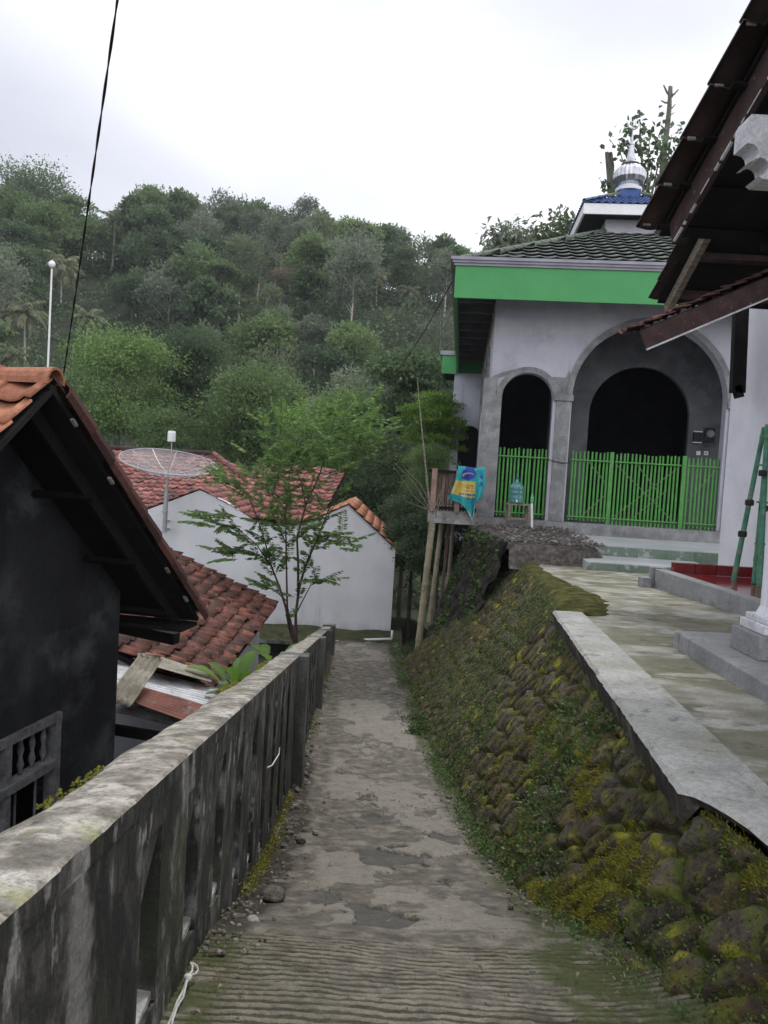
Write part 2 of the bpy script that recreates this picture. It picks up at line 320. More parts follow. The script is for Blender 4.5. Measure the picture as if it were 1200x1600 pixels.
m_orange = mat('orange_clay_tile', [(0, (.17, .065, .04)), (.45, (.36, .15, .085)), (1, (.50, .24, .15))], 7, attr='tint', attr_amt=.65, rough=.75, bump=[(40, .3)], layers=[dict(color=(.10, .05, .04), scale=10, lo=.56, hi=.66, amt=.6), dict(color=(.25, .23, .21), scale=5, lo=.64, hi=.7, amt=.5)])
m_redtile = mat('weathered_red_clay_tile', [(0, (.05, .024, .019)), (.5, (.14, .053, .038)), (1, (.29, .115, .075))], 6, attr='tint', attr_amt=.7, rough=.85, bump=[(40, .4)], layers=[dict(color=(.04, .03, .026), scale=6, lo=.46, hi=.58, amt=.8), dict(color=(.07, .075, .03), scale=3, lo=.64, hi=.72, amt=.6)])
m_fartile = mat('far_red_clay_tile', [(0, (.13, .055, .05)), (.5, (.26, .095, .08)), (1, (.40, .19, .15))], 6, attr='tint', attr_amt=.6, rough=.85, layers=[dict(color=(.06, .045, .042), scale=3.5, lo=.46, hi=.58, amt=.7), dict(color=(.33, .26, .24), scale=7, lo=.6, hi=.68, amt=.5)])
m_darktile = mat('sooty_clay_tile', [(0, (.02, .014, .013)), (1, (.06, .035, .03))], 7, attr='tint', attr_amt=.6, rough=.9, bump=[(40, .3)])
m_zinc = mat('old_zinc_sheet', [(.3, (.22, .22, .23)), (.6, (.38, .39, .40))], 5, rough=.5, metal=.4, layers=[dict(color=(.17, .085, .055), scale=2.2, lo=.53, hi=.63, amt=.7)])
m_rust = mat('rusty_red_sheet', [(.3, (.10, .035, .028)), (.6, (.19, .07, .05))], 5, rough=.7, layers=[dict(color=(.30, .28, .27), scale=4, lo=.58, hi=.7, amt=.6)])
m_asb = mat('fibre_cement_sheet', [(.3, (.15, .135, .105)), (.6, (.30, .275, .22))], 6, rough=.9, layers=[dict(color=(.09, .08, .05), scale=3, lo=.52, hi=.64, amt=.6)])
m_redfl = mat('red_glazed_tile', [(.3, (.13, .012, .014)), (.7, (.18, .02, .022))], 3, rough=.12, spec=.6, grain=.1)
m_tilew = mat('pale_landing_tile', [(.3, (.40, .41, .42)), (.6, (.52, .53, .54))], 2, rough=.35, layers=[dict(color=(.28, .26, .20), scale=3, stretch=(.5, 2, 1), lo=.58, hi=.7, amt=.5)], grain=.1)
m_riser = mat('green_tile_riser', [(.3, (.13, .19, .14)), (.6, (.20, .26, .20))], 2, rough=.4, layers=[dict(color=(.42, .43, .42), scale=7, lo=.55, hi=.62, amt=.8)])
m_greystep = mat('grey_floor_cement', [(.3, (.18, .185, .185)), (.6, (.27, .275, .275))], 3, rough=.5, bump=[(50, .15)], layers=[dict(color=(.09, .09, .08), scale=6, stretch=(1, 1, .4), lo=.58, hi=.68, amt=.6)])
m_black_pl = mat('dark_cable', [(.3, (.012, .012, .013)), (.7, (.02, .02, .02))], 5, rough=.6)
m_dishm = mat('grey_dish_mesh', [(.3, (.33, .33, .34)), (.7, (.42, .42, .43))], 5, rough=.5, metal=.3)
m_galv = mat('galvanised_tube', [(.3, (.30, .30, .31)), (.7, (.42, .42, .43))], 5, rough=.45, metal=.5)
m_wplast = mat('white_plastic', [(.3, (.68, .68, .67)), (.7, (.75, .75, .74))], 5, rough=.4, grain=.1)
m_rope = mat('dirty_white_rope', [(.3, (.35, .34, .32)), (.7, (.55, .54, .52))], 60, rough=.9)
m_gbam = mat('green_painted_bamboo', [(.3, (.03, .12, .07)), (.7, (.07, .22, .14))], 8, rough=.5, layers=[dict(color=(.20, .17, .12), scale=9, lo=.55, hi=.65, amt=.7)])
m_strap = mat('black_rubber_strap', [(.3, (.01, .01, .01)), (.7, (.02, .02, .02))], 5, rough=.7)
def leafmat(name, a, b, c, tr=.38, rough=.6, amt=.7):
    return mat(name, [(0, a), (.5, b), (1, c)], 3, attr='tint', attr_amt=amt, rough=rough, spec=.25, translucent=tr, objrand=.35)
lm_dark = leafmat('leaf_dark_green', (.034, .060, .032), (.080, .125, .060), (.16, .225, .10))
lm_mid = leafmat('leaf_mid_green', (.042, .075, .030), (.105, .165, .062), (.22, .30, .12))
lm_olive = leafmat('leaf_olive', (.055, .080, .040), (.12, .155, .080), (.21, .26, .14))
lm_grey = leafmat('leaf_grey_green', (.05, .068, .052), (.12, .15, .10), (.22, .26, .18))
lm_bright = leafmat('leaf_bright_green', (.06, .12, .02), (.12, .22, .035), (.22, .34, .06), tr=.4)
lm_light = leafmat('leaf_light_green', (.06, .115, .035), (.125, .205, .065), (.22, .32, .11), tr=.35)
lm_dry = leafmat('leaf_dry', (.08, .075, .045), (.14, .13, .08), (.22, .21, .13))
m_bark = mat('grey_bark', [(.3, (.07, .062, .05)), (.7, (.16, .145, .12))], 6, stretch=(1, 1, .4), rough=.9, bump=[(20, .5)])
m_pbark = mat('pale_bark', [(.3, (.28, .26, .21)), (.7, (.42, .40, .34))], 3, rough=.8)
m_dbark = mat('dark_reddish_bark', [(.3, (.035, .022, .02)), (.7, (.08, .05, .045))], 6, rough=.85)

# ------------------------------------------------------------------ the lie of the land
PROF = [(-3, -1.40), (0, -1.40), (1.5, -1.42), (2.1, -1.50), (2.67, -1.67), (3.3, -1.93), (4.2, -2.26), (5.6, -2.57), (8, -3.0), (12, -3.42), (17.5, -3.96), (19.5, -4.1)]
_py = [a for a, b in PROF]; _pz = [b for a, b in PROF]
def pz(Y): return np.interp(Y, _py, _pz)
XL = lambda Y: -.45 - .031 * Y
XR = lambda Y: .965 - .037 * Y
TX = lambda Y: 1.2 + .105 * (Y - 3.2)
tz = lambda Y: -1.1 - .016 * Y
WT = lambda Y: -.45 - .178 * Y         # top of the left wall
YARD = -4.35
def ground(X, Y):
    X = np.asarray(X, float); Y = np.asarray(Y, float)
    h = YARD - 2.6 * sst(19, 30, Y) + 35.5 * sst(27, 122, Y) + (fbm(X * .03, Y * .03, 3, 5) - .5) * 9 * sst(34, 70, Y)
    h = h - 2.0 * sst(-22, -60, X) * sst(50, 100, Y) - 11 * sst(35, 90, X) * sst(60, 110, Y)
    h = h - 26 * sst(128, 300, Y)
    return h
n = 150
gx = np.sinh(np.linspace(-3.9, 3.9, n)) * 12.0; gy = np.sinh(np.linspace(-2.5, 4.15, n)) * 12.0 + 20
GX, GY = np.meshgrid(gx, gy)
np_obj('ground', np.stack([GX, GY, ground(GX, GY)], -1), grid_faces(n, n), m_hillg, kind='structure')

# path
ys = np.concatenate([np.arange(-1.5, 1.5, .05), np.arange(1.5, 2.95, .0065), np.arange(2.95, 6, .014), np.arange(6, 17.8, .04)])
us = np.linspace(-.14, 1.14, 150); Yg, Ug = np.meshgrid(ys, us, indexing='ij')
Xg = XL(Yg) + (XR(Yg) - XL(Yg)) * Ug
Zg = pz(Yg) + (fbm(Xg * 3, Yg * 3, 3, 2) - .5) * .035 + (fbm(Xg * 14, Yg * 14, 4, 3) - .5) * .009 + (fbm(Xg * 50, Yg * 50, 2, 13) - .5) * .007
wob = (fbm(Xg * 1.1, Yg * .8, 2, 8) - .5) * .20 + (fbm(Xg * 9, Yg * 9, 2, 8) - .5) * .035 - .14 * sst(.6, 1.1, Ug) * 1.0 - .05 * np.cos(Ug * 3.0)
ribzone = 1 - sst(2.62, 2.74, Yg + (fbm(Xg * 4, Yg * 0 + 3, 2, 6) - .5) * .18 + .1 * sst(.5, .0, Ug))
ph = (Yg + wob * .22) / .038
rib = .5 + .5 * np.cos(ph * 2 * np.pi); rib = sst(.15, .85, rib)
worn = sst(.30, .55, fbm(Xg * 7, Yg * 12, 4, 12))
Zg = Zg + (rib - 1) * .008 * ribzone * (.45 + .55 * worn)
ridge = np.exp(-((Yg - 2.74 - .05 * np.sin(Xg * 3)) / .02) ** 2); Zg += ridge * .008
pn = fbm(Xg * 1.6 + 5, Yg * 1.1, 5, 21); pn2 = fbm(Xg * 2.1 + 9, Yg * 1.4, 5, 31)
mid = sst(.1, .35, Ug) * (1 - sst(.8, 1.0, Ug)) * sst(2.8, 3.0, Yg)
pn = fbm(Xg * 2.6 + 5, Yg * 2.0, 5, 21) + .05 * (fbm(Xg * 16, Yg * 16, 3, 5) - .5); patch = sst(.575, .592, pn) * mid * sst(7.5, 4.5, Yg); pale = sst(.565, .58, pn2 + .05 * (fbm(Xg * 18, Yg * 18, 3, 6) - .5)) * mid * (1 - patch)
f1, f2, cr_ = voronoi(Xg * 2.6 + fbm(Xg * 5, Yg * 5, 3, 4), Yg * 2.0 + fbm(Xg * 5, Yg * 5, 3, 14), 3)
crack = (1 - sst(.0, .035, f2 - f1)) * (fbm(Xg * 2, Yg * 2, 3, 55) > .47) * sst(2.75, 2.9, Yg)
Zg += -.016 * patch + .009 * pale - .010 * crack + (cr_ - .5) * .008 * sst(2.75, 2.9, Yg)
Zg += .05 * sst(.0, -.14, Ug) + .04 * sst(1.0, 1.14, Ug)
mossa = np.clip(sst(.14, -.02, Ug) + sst(.84, 1.02, Ug + .12 * sst(4, 2.4, Yg) + .12 * (fbm(Xg * 4, Yg * 4, 3, 81) - .5)) + .35 * ribzone * sst(.62, .3, np.abs(Ug - .5) * -1 + .5), 0, 1)
mossa = np.clip(mossa + .25 * (fbm(Xg * 2, Yg * 2, 3, 44) - .4), 0, 1)
pedge = 1.3 * np.maximum(np.exp(-((pn - .583) / .007) ** 2), np.exp(-((pn2 - .572) / .006) ** 2)) * mid * sst(.4, .55, fbm(Xg * 6, Yg * 6, 3, 66)) * sst(9, 6, Yg)
Zg += -.008 * pedge
riba = np.clip(pedge * .9 + (1 - rib) * ribzone * 1.1 * (.45 + .55 * worn) + crack * .8, 0, 1)
np_obj('path', np.stack([Xg, Yg, Zg], -1), grid_faces(len(ys), len(us))[:, ::-1], m_path, kind='structure', attrs=dict(dirt=np.clip(sst(.20, .02, Ug + .16 * (fbm(Xg * 5, Yg * 5, 4, 71) - .5)) * sst(2.3, 3.0, Yg) * sst(9, 6, Yg), 0, 1), ribz=ribzone * rib, patch=patch, pale=pale, rib=riba, moss=mossa))
# soil shoulder right of the far end of the path, down to the gully
yy = np.linspace(11.5, 24, 60); uu = np.linspace(0, 1, 40); Yq, Uq = np.meshgrid(yy, uu, indexing='ij')
Xq = XR(Yq) - .1 + Uq * 5; Zq = pz(Yq) - .03 + .08 * (fbm(Xq * 2, Yq * 2, 3, 3) - .5) - 1.2 * sst(.16, .6, Uq) - .4 * sst(18, 22, Yq)
np_obj('soil_bank', np.stack([Xq, Yq, Zq], -1), grid_faces(60, 40)[:, ::-1], m_soil, kind='structure')
# a strip of ground at the path's end below the white wall
yy = np.linspace(17.2, 19.4, 16); xx = np.linspace(-3.2, .6, 30); Yq, Xq = np.meshgrid(yy, xx, indexing='ij')
Zq = pz(Yq) - .02 + .22 * sst(17.5, 18.3, Yq) * (.6 + .5 * fbm(Xq * 2, Yq * 2, 3, 1))
np_obj('mossy_verge', np.stack([Xq, Yq, Zq], -1), grid_faces(16, 30)[:, ::-1], mat('mossy_soil', [(.3, (.03, .032, .015)), (.6, (.07, .078, .03))], 5, rough=1, bump=[(20, 1.)]), kind='structure')

# terrace sheet of cement
KW = lambda Y: .375 - .022 * (Y - 3.2)
yy = np.concatenate([np.arange(-2, 12.02, .06)]); uu = np.linspace(0, 1, 90) ** 1.4; Yq, Uq = np.meshgrid(yy, uu, indexing='ij')
X0 = TX(Yq) + KW(Yq) + .012 + .05 * sst(7.0, 7.3, Yq) * fbm(Yq * 3, Yq * 0, 3, 2)
Xq = X0 + Uq * (7.5 - X0); Zq = tz(Yq) + .012 * (fbm(Xq * 1.5, Yq * 1.5, 3, 9) - .5) + .008 * (fbm(Xq * 8, Yq * 8, 3, 9) - .5)
np_obj('terrace', np.stack([Xq, Yq, Zq], -1), grid_faces(len(yy), 90)[:, ::-1], m_terr, kind='structure')
mb = MB(); 
for y0 in np.arange(-2, 12, .5):
    a = float(TX(y0) + KW(y0) + .02); b = float(TX(y0 + .5) + KW(y0 + .5) + .02)
    mb.hexa([(a, y0, -4.3), (7.5, y0, -4.3), (7.5, y0 + .5, -4.3), (b, y0 + .5, -4.3), (a, y0, tz(y0) - .03), (7.5, y0, tz(y0) - .03), (7.5, y0 + .5, tz(y0 + .5) - .03), (b, y0 + .5, tz(y0 + .5) - .03)])
mb.build('terrace_fill', m_soil, kind='structure')

# kerb slab with a broken near end
yy = np.arange(-1.2, 7.05, .03); L_ = []; Rr = []
for y in yy:
    nn = float(fbm(np.array(y * 5.), np.array(1.), 4, 3)) - .5
    xe = TX(y) + .03 * nn * .5 + .012 * (float(fbm(np.array(y * 22.), np.array(6.), 3, 4)) - .5)
    if y < 2.80: xe = np.interp(y, [-1.2, 1.5, 2.2, 2.45, 2.62, 2.72, 2.80], [1.33, 1.33, 1.31, 1.29, 1.265, 1.245, 1.20]) + .035 * nn
    L_.append(xe); Rr.append(TX(y) + KW(y) - .008)
mb = MB(); k = len(yy); vs = []; nc = 6
for i, y in enumerate(yy):
    wb = .010 * (float(fbm(np.array(y * 9.), np.array(4.), 3, 1)) - .5)
    th = .15 if y > 2.8 else .06
    x0, x1 = L_[i], Rr[i]; z = float(tz(y)) + .028
    th += .05 * (float(fbm(np.array(y * 7.), np.array(9.), 4, 8)) - .5); vs += [(x0 + .03 + .03 * (float(fbm(np.array(y * 13.), np.array(2.), 3, 8)) - .5), y, z - th), (x0, y, z - .02 + wb), (x0 + .018, y, z - .001), ((x0 + x1) / 2, y, z + .002), (x1 - .01, y, z), (x1, y, z - .06)]
fs = [(i * nc + j, (i + 1) * nc + j, (i + 1) * nc + j + 1, i * nc + j + 1) for i in range(k - 1) for j in range(nc - 1)]
mb.add(vs, fs); mb.add([vs[-6 + j] for j in range(6)], [(0, 1, 2, 3, 4, 5)])
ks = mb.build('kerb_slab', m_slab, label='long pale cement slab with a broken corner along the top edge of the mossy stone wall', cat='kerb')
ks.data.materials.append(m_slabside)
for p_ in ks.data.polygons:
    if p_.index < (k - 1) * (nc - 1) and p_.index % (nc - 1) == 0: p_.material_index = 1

# battered wall of rounded stones
ys = np.concatenate([np.arange(.8, 4.2, .0105), np.arange(4.2, 8, .017), np.arange(8, 14.6, .03)]); bs = np.linspace(-.04, 1.0, 150)
Yw, Bw = np.meshgrid(ys, bs, indexing='ij')
xb = XR(Yw) - .0; zb = pz(Yw) - .05
xt = TX(Yw) + .035; zt = tz(Yw) - .10
xt = np.where(Yw < 2.9, np.interp(Yw, [0, 2.3, 2.55, 2.78, 2.9], [1.36, 1.345, 1.30, 1.27, 1.24]), xt); zt = np.where(Yw < 2.8, tz(Yw) - .045, zt)
top_free = sst(6.9, 7.2, Yw); zt = zt + .10 * top_free; xt = xt + .05 * top_free
slope_len = np.hypot(xt - xb, zt - zb)
Pb = Bw
Xw = xb + (xt - xb) * Pb; Zw = zb + (zt - zb) * Pb
# bulge
_wx = .32 * (fbm(Yw * 3, Bw * slope_len * 3, 3, 4) - .5); _wy = .32 * (fbm(Yw * 3 + 7, Bw * slope_len * 3, 3, 14) - .5); sx_ = Yw / .165 + _wx + (Bw * slope_len) * 1.1; sy_ = (Bw * slope_len) / .215 + _wy - Yw * .2
f1, f2, cr_ = voronoi(sx_, sy_, 5, .75)
edge = f2 - f1; joint = 1 - sst(.03, .20, edge)
dome_ = np.sqrt(np.clip(edge, 0, 1)) 
hgt = .056 * sst(.15, .60, dome_) + (cr_ - .5) * .028 + .016 * (fbm(Yw * 6, Bw * slope_len * 6, 3, 7) - .5) + .022 * (fbm(Yw * 19, Bw * slope_len * 19, 4, 9) - .5) + .010 * (fbm(Yw * 55, Bw * slope_len * 55, 2, 19) - .5)
fade = sst(1.0, .93, Bw) * .9 + .1; fade = np.where(Yw > 7.1, fade, np.maximum(fade, .25))
hgt = (hgt - .05) * fade
nx_ = -(zt - zb) / slope_len; nz_ = (xt - xb) / slope_len
Xw = Xw + nx_ * hgt; Zw = Zw + nz_ * hgt
jm = np.clip(joint + .35 * fbm(Yw * 3, Bw * 3, 3, 2) - .15, 0, 1)
np_obj('stone_retaining_wall', np.stack([Xw, Yw, Zw], -1), grid_faces(len(ys), len(bs)), m_stone, attrs=dict(stone=cr_, joint=jm),
       label='sloping wall of dark rounded stones overgrown with moss to the right of the path', cat='retaining wall')
WALLPTS = (Yw, Bw, Xw, Zw, joint, nx_, nz_)
# mossy crest where the slab has gone (y > 7)
yy = np.linspace(7.0, 12.2, 120); uu = np.linspace(0, 1, 24); Yq, Uq = np.meshgrid(yy, uu, indexing='ij')
x0 = TX(Yq) + .02; x1 = TX(Yq) + .34 + .42 * np.exp(-((Yq - 8.2) / 1.6) ** 2) + .12 * (fbm(Yq * 3, Uq, 2, 3) - .5)
Xq = x0 + (x1 - x0) * Uq; Zq = tz(Yq) - .13 * (1 - sst(0, .25, Uq)) - .02 * sst(.7, 1, Uq) + .028 * np.sin(np.pi * np.clip(Uq, 0, 1)) ** .5 * sst(.45, .55, fbm(Yq * 4, Uq * 3, 3, 4) + .3 - .25 * Uq) + .5 * .04 * (fbm(Xq * 7, Yq * 7, 4, 3) - .5)
m_crest = mat('moss_carpet', [(.3, (.03, .032, .012)), (.5, (.07, .07, .022)), (.7, (.13, .125, .04))], 8, rough=1, bump=[(90, 1.), (20, 1.)], spec=.1)
np_obj('moss_carpet', np.stack([Xq, Yq, Zq], -1), grid_faces(120, 24)[:, ::-1], m_crest, kind='stuff', label='thick olive moss on top of the stone wall beyond the cement slab', cat='moss')

# dark wall end and higher gravel platform in front of the prayer house
root = thing('stone_bank', (1.9, 12.5, -3.4), 'dark rough stone bank carrying the heap of gravel beside the tiled steps', 'bank')
yy = np.linspace(11.9, 14.95, 60); uu = np.linspace(0, 1, 50); Yq, Uq = np.meshgrid(yy, uu, indexing='ij')
x0 = 1.95 + .03 * (Yq - 12) - .30 * sst(12.3, 14.8, Yq); z0 = -3.55
Xq = x0 + .08 * (fbm(Uq * 5, Yq * 4, 3, 2) - .5) - .85 * (1 - Uq) ** 1.15; Zq = z0 + (-.98 - z0) * Uq
f1, f2, c_ = voronoi(Yq * 3, Uq * 8, 2)
Xq -= .09 * sst(0, .4, f2 - f1)
np_obj('side_face', np.stack([Xq, Yq, Zq], -1), grid_faces(60, 50), m_darkstone, root)
xx = np.linspace(1.62, 3.75, 120); yy = np.linspace(11.6, 15.0, 120); Yq, Xq = np.meshgrid(yy, xx, indexing='ij')
fr = 11.75 + .12 * (fbm(Xq * 3, Xq * 0, 3, 5) - .5) + .25 * sst(3.0, 3.4, Xq)
inside = sst(-.02, .10, Yq - fr) * sst(3.70, 3.35, Xq + .35 * (Yq - 12.6)*0 + .25*(fbm(Yq*2, Yq*0, 2, 8)-.5))
xl = 1.97 + .03 * (Yq - 12) - .30 * sst(12.3, 14.8, Yq); inside = inside * (.75 + .25 * sst(-.02, .12, Xq - xl))
Xq = np.maximum(Xq, xl + .0); Zq = -1.36 + inside * (.34 + .09 * sst(12, 14.5, Yq)) + (.03 * (fbm(Xq * 9, Yq * 9, 4, 3) - .5) + .06 * (fbm(Xq * 3, Yq * 3, 3, 13) - .5)) * inside
np_obj('gravel_top', np.stack([Xq, Yq, Zq], -1), grid_faces(120, 120)[:, ::-1], m_gravel, root)
mb = MB()
rs = random.Random(3)
def rock(mb, c, r, rs, fl=.6, n=7):
    base = []
    rows = 4; vs = [Vector((0, 0, -fl))]; 
    for i in range(1, rows):
        th_ = math.pi * i / rows
        for j in range(n):
            a = 2 * math.pi * (j + .5 * (i % 2)) / n; q = .78 + .4 * rs.random()
            vs.append(Vector((math.sin(th_) * math.cos(a) * q, math.sin(th_) * math.sin(a) * q, -math.cos(th_) * fl * q)))
    vs.append(Vector((0, 0, fl))); fs = [(0, 1 + (j + 1) % n, 1 + j) for j in range(n)]
    for i in range(rows - 2):
        for j in range(n):
            a, b = 1 + i * n + j, 1 + i * n + (j + 1) % n; fs.append((a, b, b + n, a + n))
    t = len(vs) - 1; o = 1 + (rows - 2) * n; fs += [(o + j, o + (j + 1) % n, t) for j in range(n)]
    rz = rs.random() * 6; cz, sz = math.cos(rz), math.sin(rz)
    mb.add([Vector(c) + Vector((v.x * cz - v.y * sz, v.x * sz + v.y * cz, v.z)) * r for v in vs], fs, rs.random())
for i in range(900):
    x = rs.uniform(1.75, 3.5); y = rs.uniform(11.8, 14.8); 
    if x < 1.98 + .03 * (y - 12) - .3 * sst(12.3, 14.8, y): continue
    rock(mb, (x, y, -.965 + .08 * sst(12, 14.5, y)+ .02*rs.random()), rs.choice([.012, .016, .022, .03, .045 if y < 12.8 else .02]), rs)
m_peb = mat('pebbles', [(0, (.05, .042, .036)), (.6, (.14, .125, .11)), (1, (.30, .28, .25))], 8, attr='tint', attr_amt=.7, rough=.95)
mb.build('loose_pebbles', m_peb, kind='stuff', label='loose grey gravel spread in front of the small green gate', cat='gravel')

# stepped, tiled landings to the gates
def frameM(s, off, z, O=(5.0, 15.0), th=R(5.5)):
    return Vector((O[0] + s * math.cos(th) + off * math.sin(th), O[1] - s * math.sin(th) + off * math.cos(th), z))
AX = Vector((math.cos(R(5.5)), -math.sin(R(5.5)), 0)); DX = Vector((math.sin(R(5.5)), math.cos(R(5.5)), 0)); ZX = Vector((0, 0, 1))
def mbox(mb, s0, s1, o0, o1, z0, z1, tint=.5):
    p = [frameM(s, o, z) for z in (z0, z1) for s, o in ((s0, o0), (s1, o0), (s1, o1), (s0, o1))]
    return mb.hexa(p, tint)
root = thing('tiled_steps', frameM(.5, -2, -1.3), 'two low pale tiled steps with green tile risers before the wide green gate', 'steps')
mb = MB(); mb.prism([frameM(-1.45, -.28, -1.6), frameM(-1.5, -2.55, -1.6), frameM(3.2, -2.55, -1.6), frameM(3.2, -.28, -1.6)], (0, 0, .60)); mb.build('upper_tread', m_tilew, root)
mb = MB(); mb.prism([frameM(-1.58, -1.4, -1.6), frameM(-1.58, -3.72, -1.6), frameM(.32, -3.72, -1.6), frameM(.32, -2.56, -1.6), frameM(-1.5, -2.56, -1.6)], (0, 0, .435)); mb.build('lower_tread', m_tilew, root)
mb = MB()
for i in range(10):
    s0 = -1.52 + i * .46; mbox(mb, s0, s0 + .455, -2.575, -2.553, -1.25, -1.012)
mb.build('upper_riser', m_riser, root)
mb = MB()
for i in range(4):
    s0 = -1.58 + i * .475; mbox(mb, s0, s0 + .47, -3.745, -3.722, -1.42, -1.178)
mb.build('lower_riser', m_riser, root)

# ------------------------------------------------------------------ left boundary wall along the path
root = thing('boundary_wall', (XL(6) - .08, 6, -2.7), 'long blackened concrete boundary wall with narrow slots on the left of the path', 'wall')
slots = [1.79 + .475 * i for i in range(9)] + [7.2, 7.7, 8.2, 8.7, 9.2, 11.0, 11.5, 12.0]
posts = [6.5, 10.2, 13.2, 15.35]
y_end = 15.45; TH = .15
sw = .088
mb = MB(); cuts = [-1.2]
for s_ in slots: cuts += [s_ - sw, s_ + sw]
cuts += [y_end]
def wseg(mb, y0, y1, zb0, zb1, zt0, zt1, inn=0., outt=TH):
    nseg = max(1, int((y1 - y0) / .5))
    for q in range(nseg):
        a = y0 + (y1 - y0) * q / nseg; b = y0 + (y1 - y0) * (q + 1) / nseg; fa = (a - y0) / (y1 - y0); fb = (b - y0) / (y1 - y0)
        za, zb_ = zb0 + (zb1 - zb0) * fa, zb0 + (zb1 - zb0) * fb; ta, tb = zt0 + (zt1 - zt0) * fa, zt0 + (zt1 - zt0) * fb
        mb.hexa([(XL(a) - outt, a, za), (XL(a) - inn, a, za), (XL(b) - inn, b, zb_), (XL(b) - outt, b, zb_), (XL(a) - outt, a, ta), (XL(a) - inn, a, ta), (XL(b) - inn, b, tb), (XL(b) - outt, b, tb)])
sb = lambda y: float(pz(y)) + .10
st = lambda y: WT(y) - .125
tops = np.arange(-1.2, y_end, .5)
for a in tops:
    b = min(a + .5, y_end); wseg(mb, a, b, st(a), st(b), WT(a) - .05, WT(b) - .05)
    wseg(mb, a, b, -4.4, -4.4, sb(a), sb(b))
for i in range(0, len(cuts), 2):
    a, b = cuts[i], cuts[i + 1]
    nseg = max(1, int((b - a) / .5))
    for q in range(nseg):
        c, d = a + (b - a) * q / nseg, a + (b - a) * (q + 1) / nseg
        wseg(mb, c, d, sb(c), sb(d), st(c), st(d))
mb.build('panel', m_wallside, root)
mb = MB()
for s_ in slots:    # pale sloped sills at the foot of every slot
    z = float(pz(s_)) + .10; a, b = s_ - sw, s_ + sw
    mb.hexa([(XL(a) - TH + .01, a, z - .01), (XL(a) - .012, a, z - .01), (XL(b) - .012, b, z - .01), (XL(b) - TH + .01, b, z - .01),
             (XL(a) - TH + .01, a, z + .028), (XL(a) - .012, a, z + .012), (XL(b) - .012, b, z + .012), (XL(b) - TH + .01, b, z + .028)])
mb.build('slot_sill', m_conc, root)
yy = np.concatenate([np.arange(-1.2, 4, .02), np.arange(4, y_end + .03, .05)]); vs = []; nc = 9
for y in yy:
    n1 = float(fbm(np.array(y * 6.), np.array(2.), 4, 3)) - .5; n2 = float(fbm(np.array(y * 3.), np.array(7.), 4, 5)) - .5
    xi = XL(y) + .0015 + .002 * n1; xo = XL(y) - TH - .035 + .055 * n2; zt_ = WT(y)
    if abs(y - 1.27) < .05: xi -= .005
    w_ = .004 * (float(fbm(np.array(y * 20.), np.array(3.), 3, 3)) - .5)
    vs += [(xi - .01, y, zt_ - .062), (xi, y, zt_ - .05 + w_), (xi, y, zt_ - .006 + w_), (xi - .007, y, zt_), ((xi + xo) / 2, y, zt_ + .004 + w_), (xo + .03, y, zt_ - .004 + w_ * 2), (xo, y, zt_ - .02), (xo + .004, y, zt_ - .05), (xo + .04, y, zt_ - .062)]
k = len(yy); fs = [(i * nc + j, (i + 1) * nc + j, (i + 1) * nc + (j + 1) % nc, i * nc + (j + 1) % nc) for i in range(k - 1) for j in range(nc)]
fs += [tuple(range(nc)), tuple(range((k - 1) * nc, k * nc))[::-1]]
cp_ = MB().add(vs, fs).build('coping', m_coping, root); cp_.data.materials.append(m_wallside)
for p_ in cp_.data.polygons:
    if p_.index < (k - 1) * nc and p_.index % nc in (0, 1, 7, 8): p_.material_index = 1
mb = MB()
for s_ in slots:   # slanting heads of the slots
    a, b = s_ - sw, s_ + sw
    mb.prism([(XL(a) - .004, a, st(a) + .01), (XL(a) - .004, a, st(a) - .16), (XL(b) - .004, b, st(b) + .01)], (-TH + .008, 0, 0))
mb.build('slot_head', m_wallside, root)
for y in posts:
    x = XL(y); mb = MB(); a, b = y - .085, y + .085; hh = WT(y) + (.012 if y < 15 else .05)
    mb.hexa([(x - TH - .02, a, -4.4), (x + .085, a, -4.4), (x + .085, b, -4.4), (x - TH - .02, b, -4.4), (x - TH - .02, a, hh), (x + .085, a, hh), (x + .085, b, hh - .01), (x - TH - .02, b, hh - .01)])
    mb.build('post', mat('post_concrete', [(.3, (.04, .04, .036)), (.5, (.08, .08, .073)), (.75, (.2, .2, .19))], 5, stretch=(1, 1, .25), rough=.9, bump=[(50, .3)]) if y == posts[0] else bpy.data.materials['post_concrete'], root, bevel=.006)

# moss cushions on the outer edge of the coping
def cushion(mb, c, r, rs):
    n = 9; vs = [Vector((0, 0, 1))]; 
    for ring in (1, 2, 3):
        for j in range(n):
            a = 2 * math.pi * j / n; q = ring / 3 * (.8 + .4 * rs.random()); vs.append(Vector((math.cos(a) * q, math.sin(a) * q, math.cos(ring / 3 * math.pi / 2) * (.8 + .3 * rs.random()))))
    fs = [(0, 1 + j, 1 + (j + 1) % n) for j in range(n)]
    for i in (0, 1):
        for j in range(n): a, b = 1 + i * n + j, 1 + i * n + (j + 1) % n; fs.append((a, a + n, b + n, b))
    mb.add([Vector(c) + Vector((v.x * r[0], v.y * r[1], v.z * r[2])) for v in vs], fs, rs.random())
mb = MB(); rs = random.Random(11)
for i in range(2200):
    y = 1.0 + 5 * rs.random() ** 1.4
    if float(fbm(np.array(y * 2.2), np.array(5.), 2, 9)) < .5 or (y < 2.4 and rs.random() < .75): continue
    xo = XL(y) - TH - .045 + .055 * (float(fbm(np.array(y * 3.), np.array(7.), 4, 5)) - .5); cushion(mb, (xo + rs.uniform(-.008, .022), y, WT(y) - .014 + rs.uniform(-.006, .006)), [q_ * (.45 if y < 2.5 else .8) for q_ in (rs.uniform(.006, .014), rs.uniform(.006, .018), rs.uniform(.008, .014))], rs)
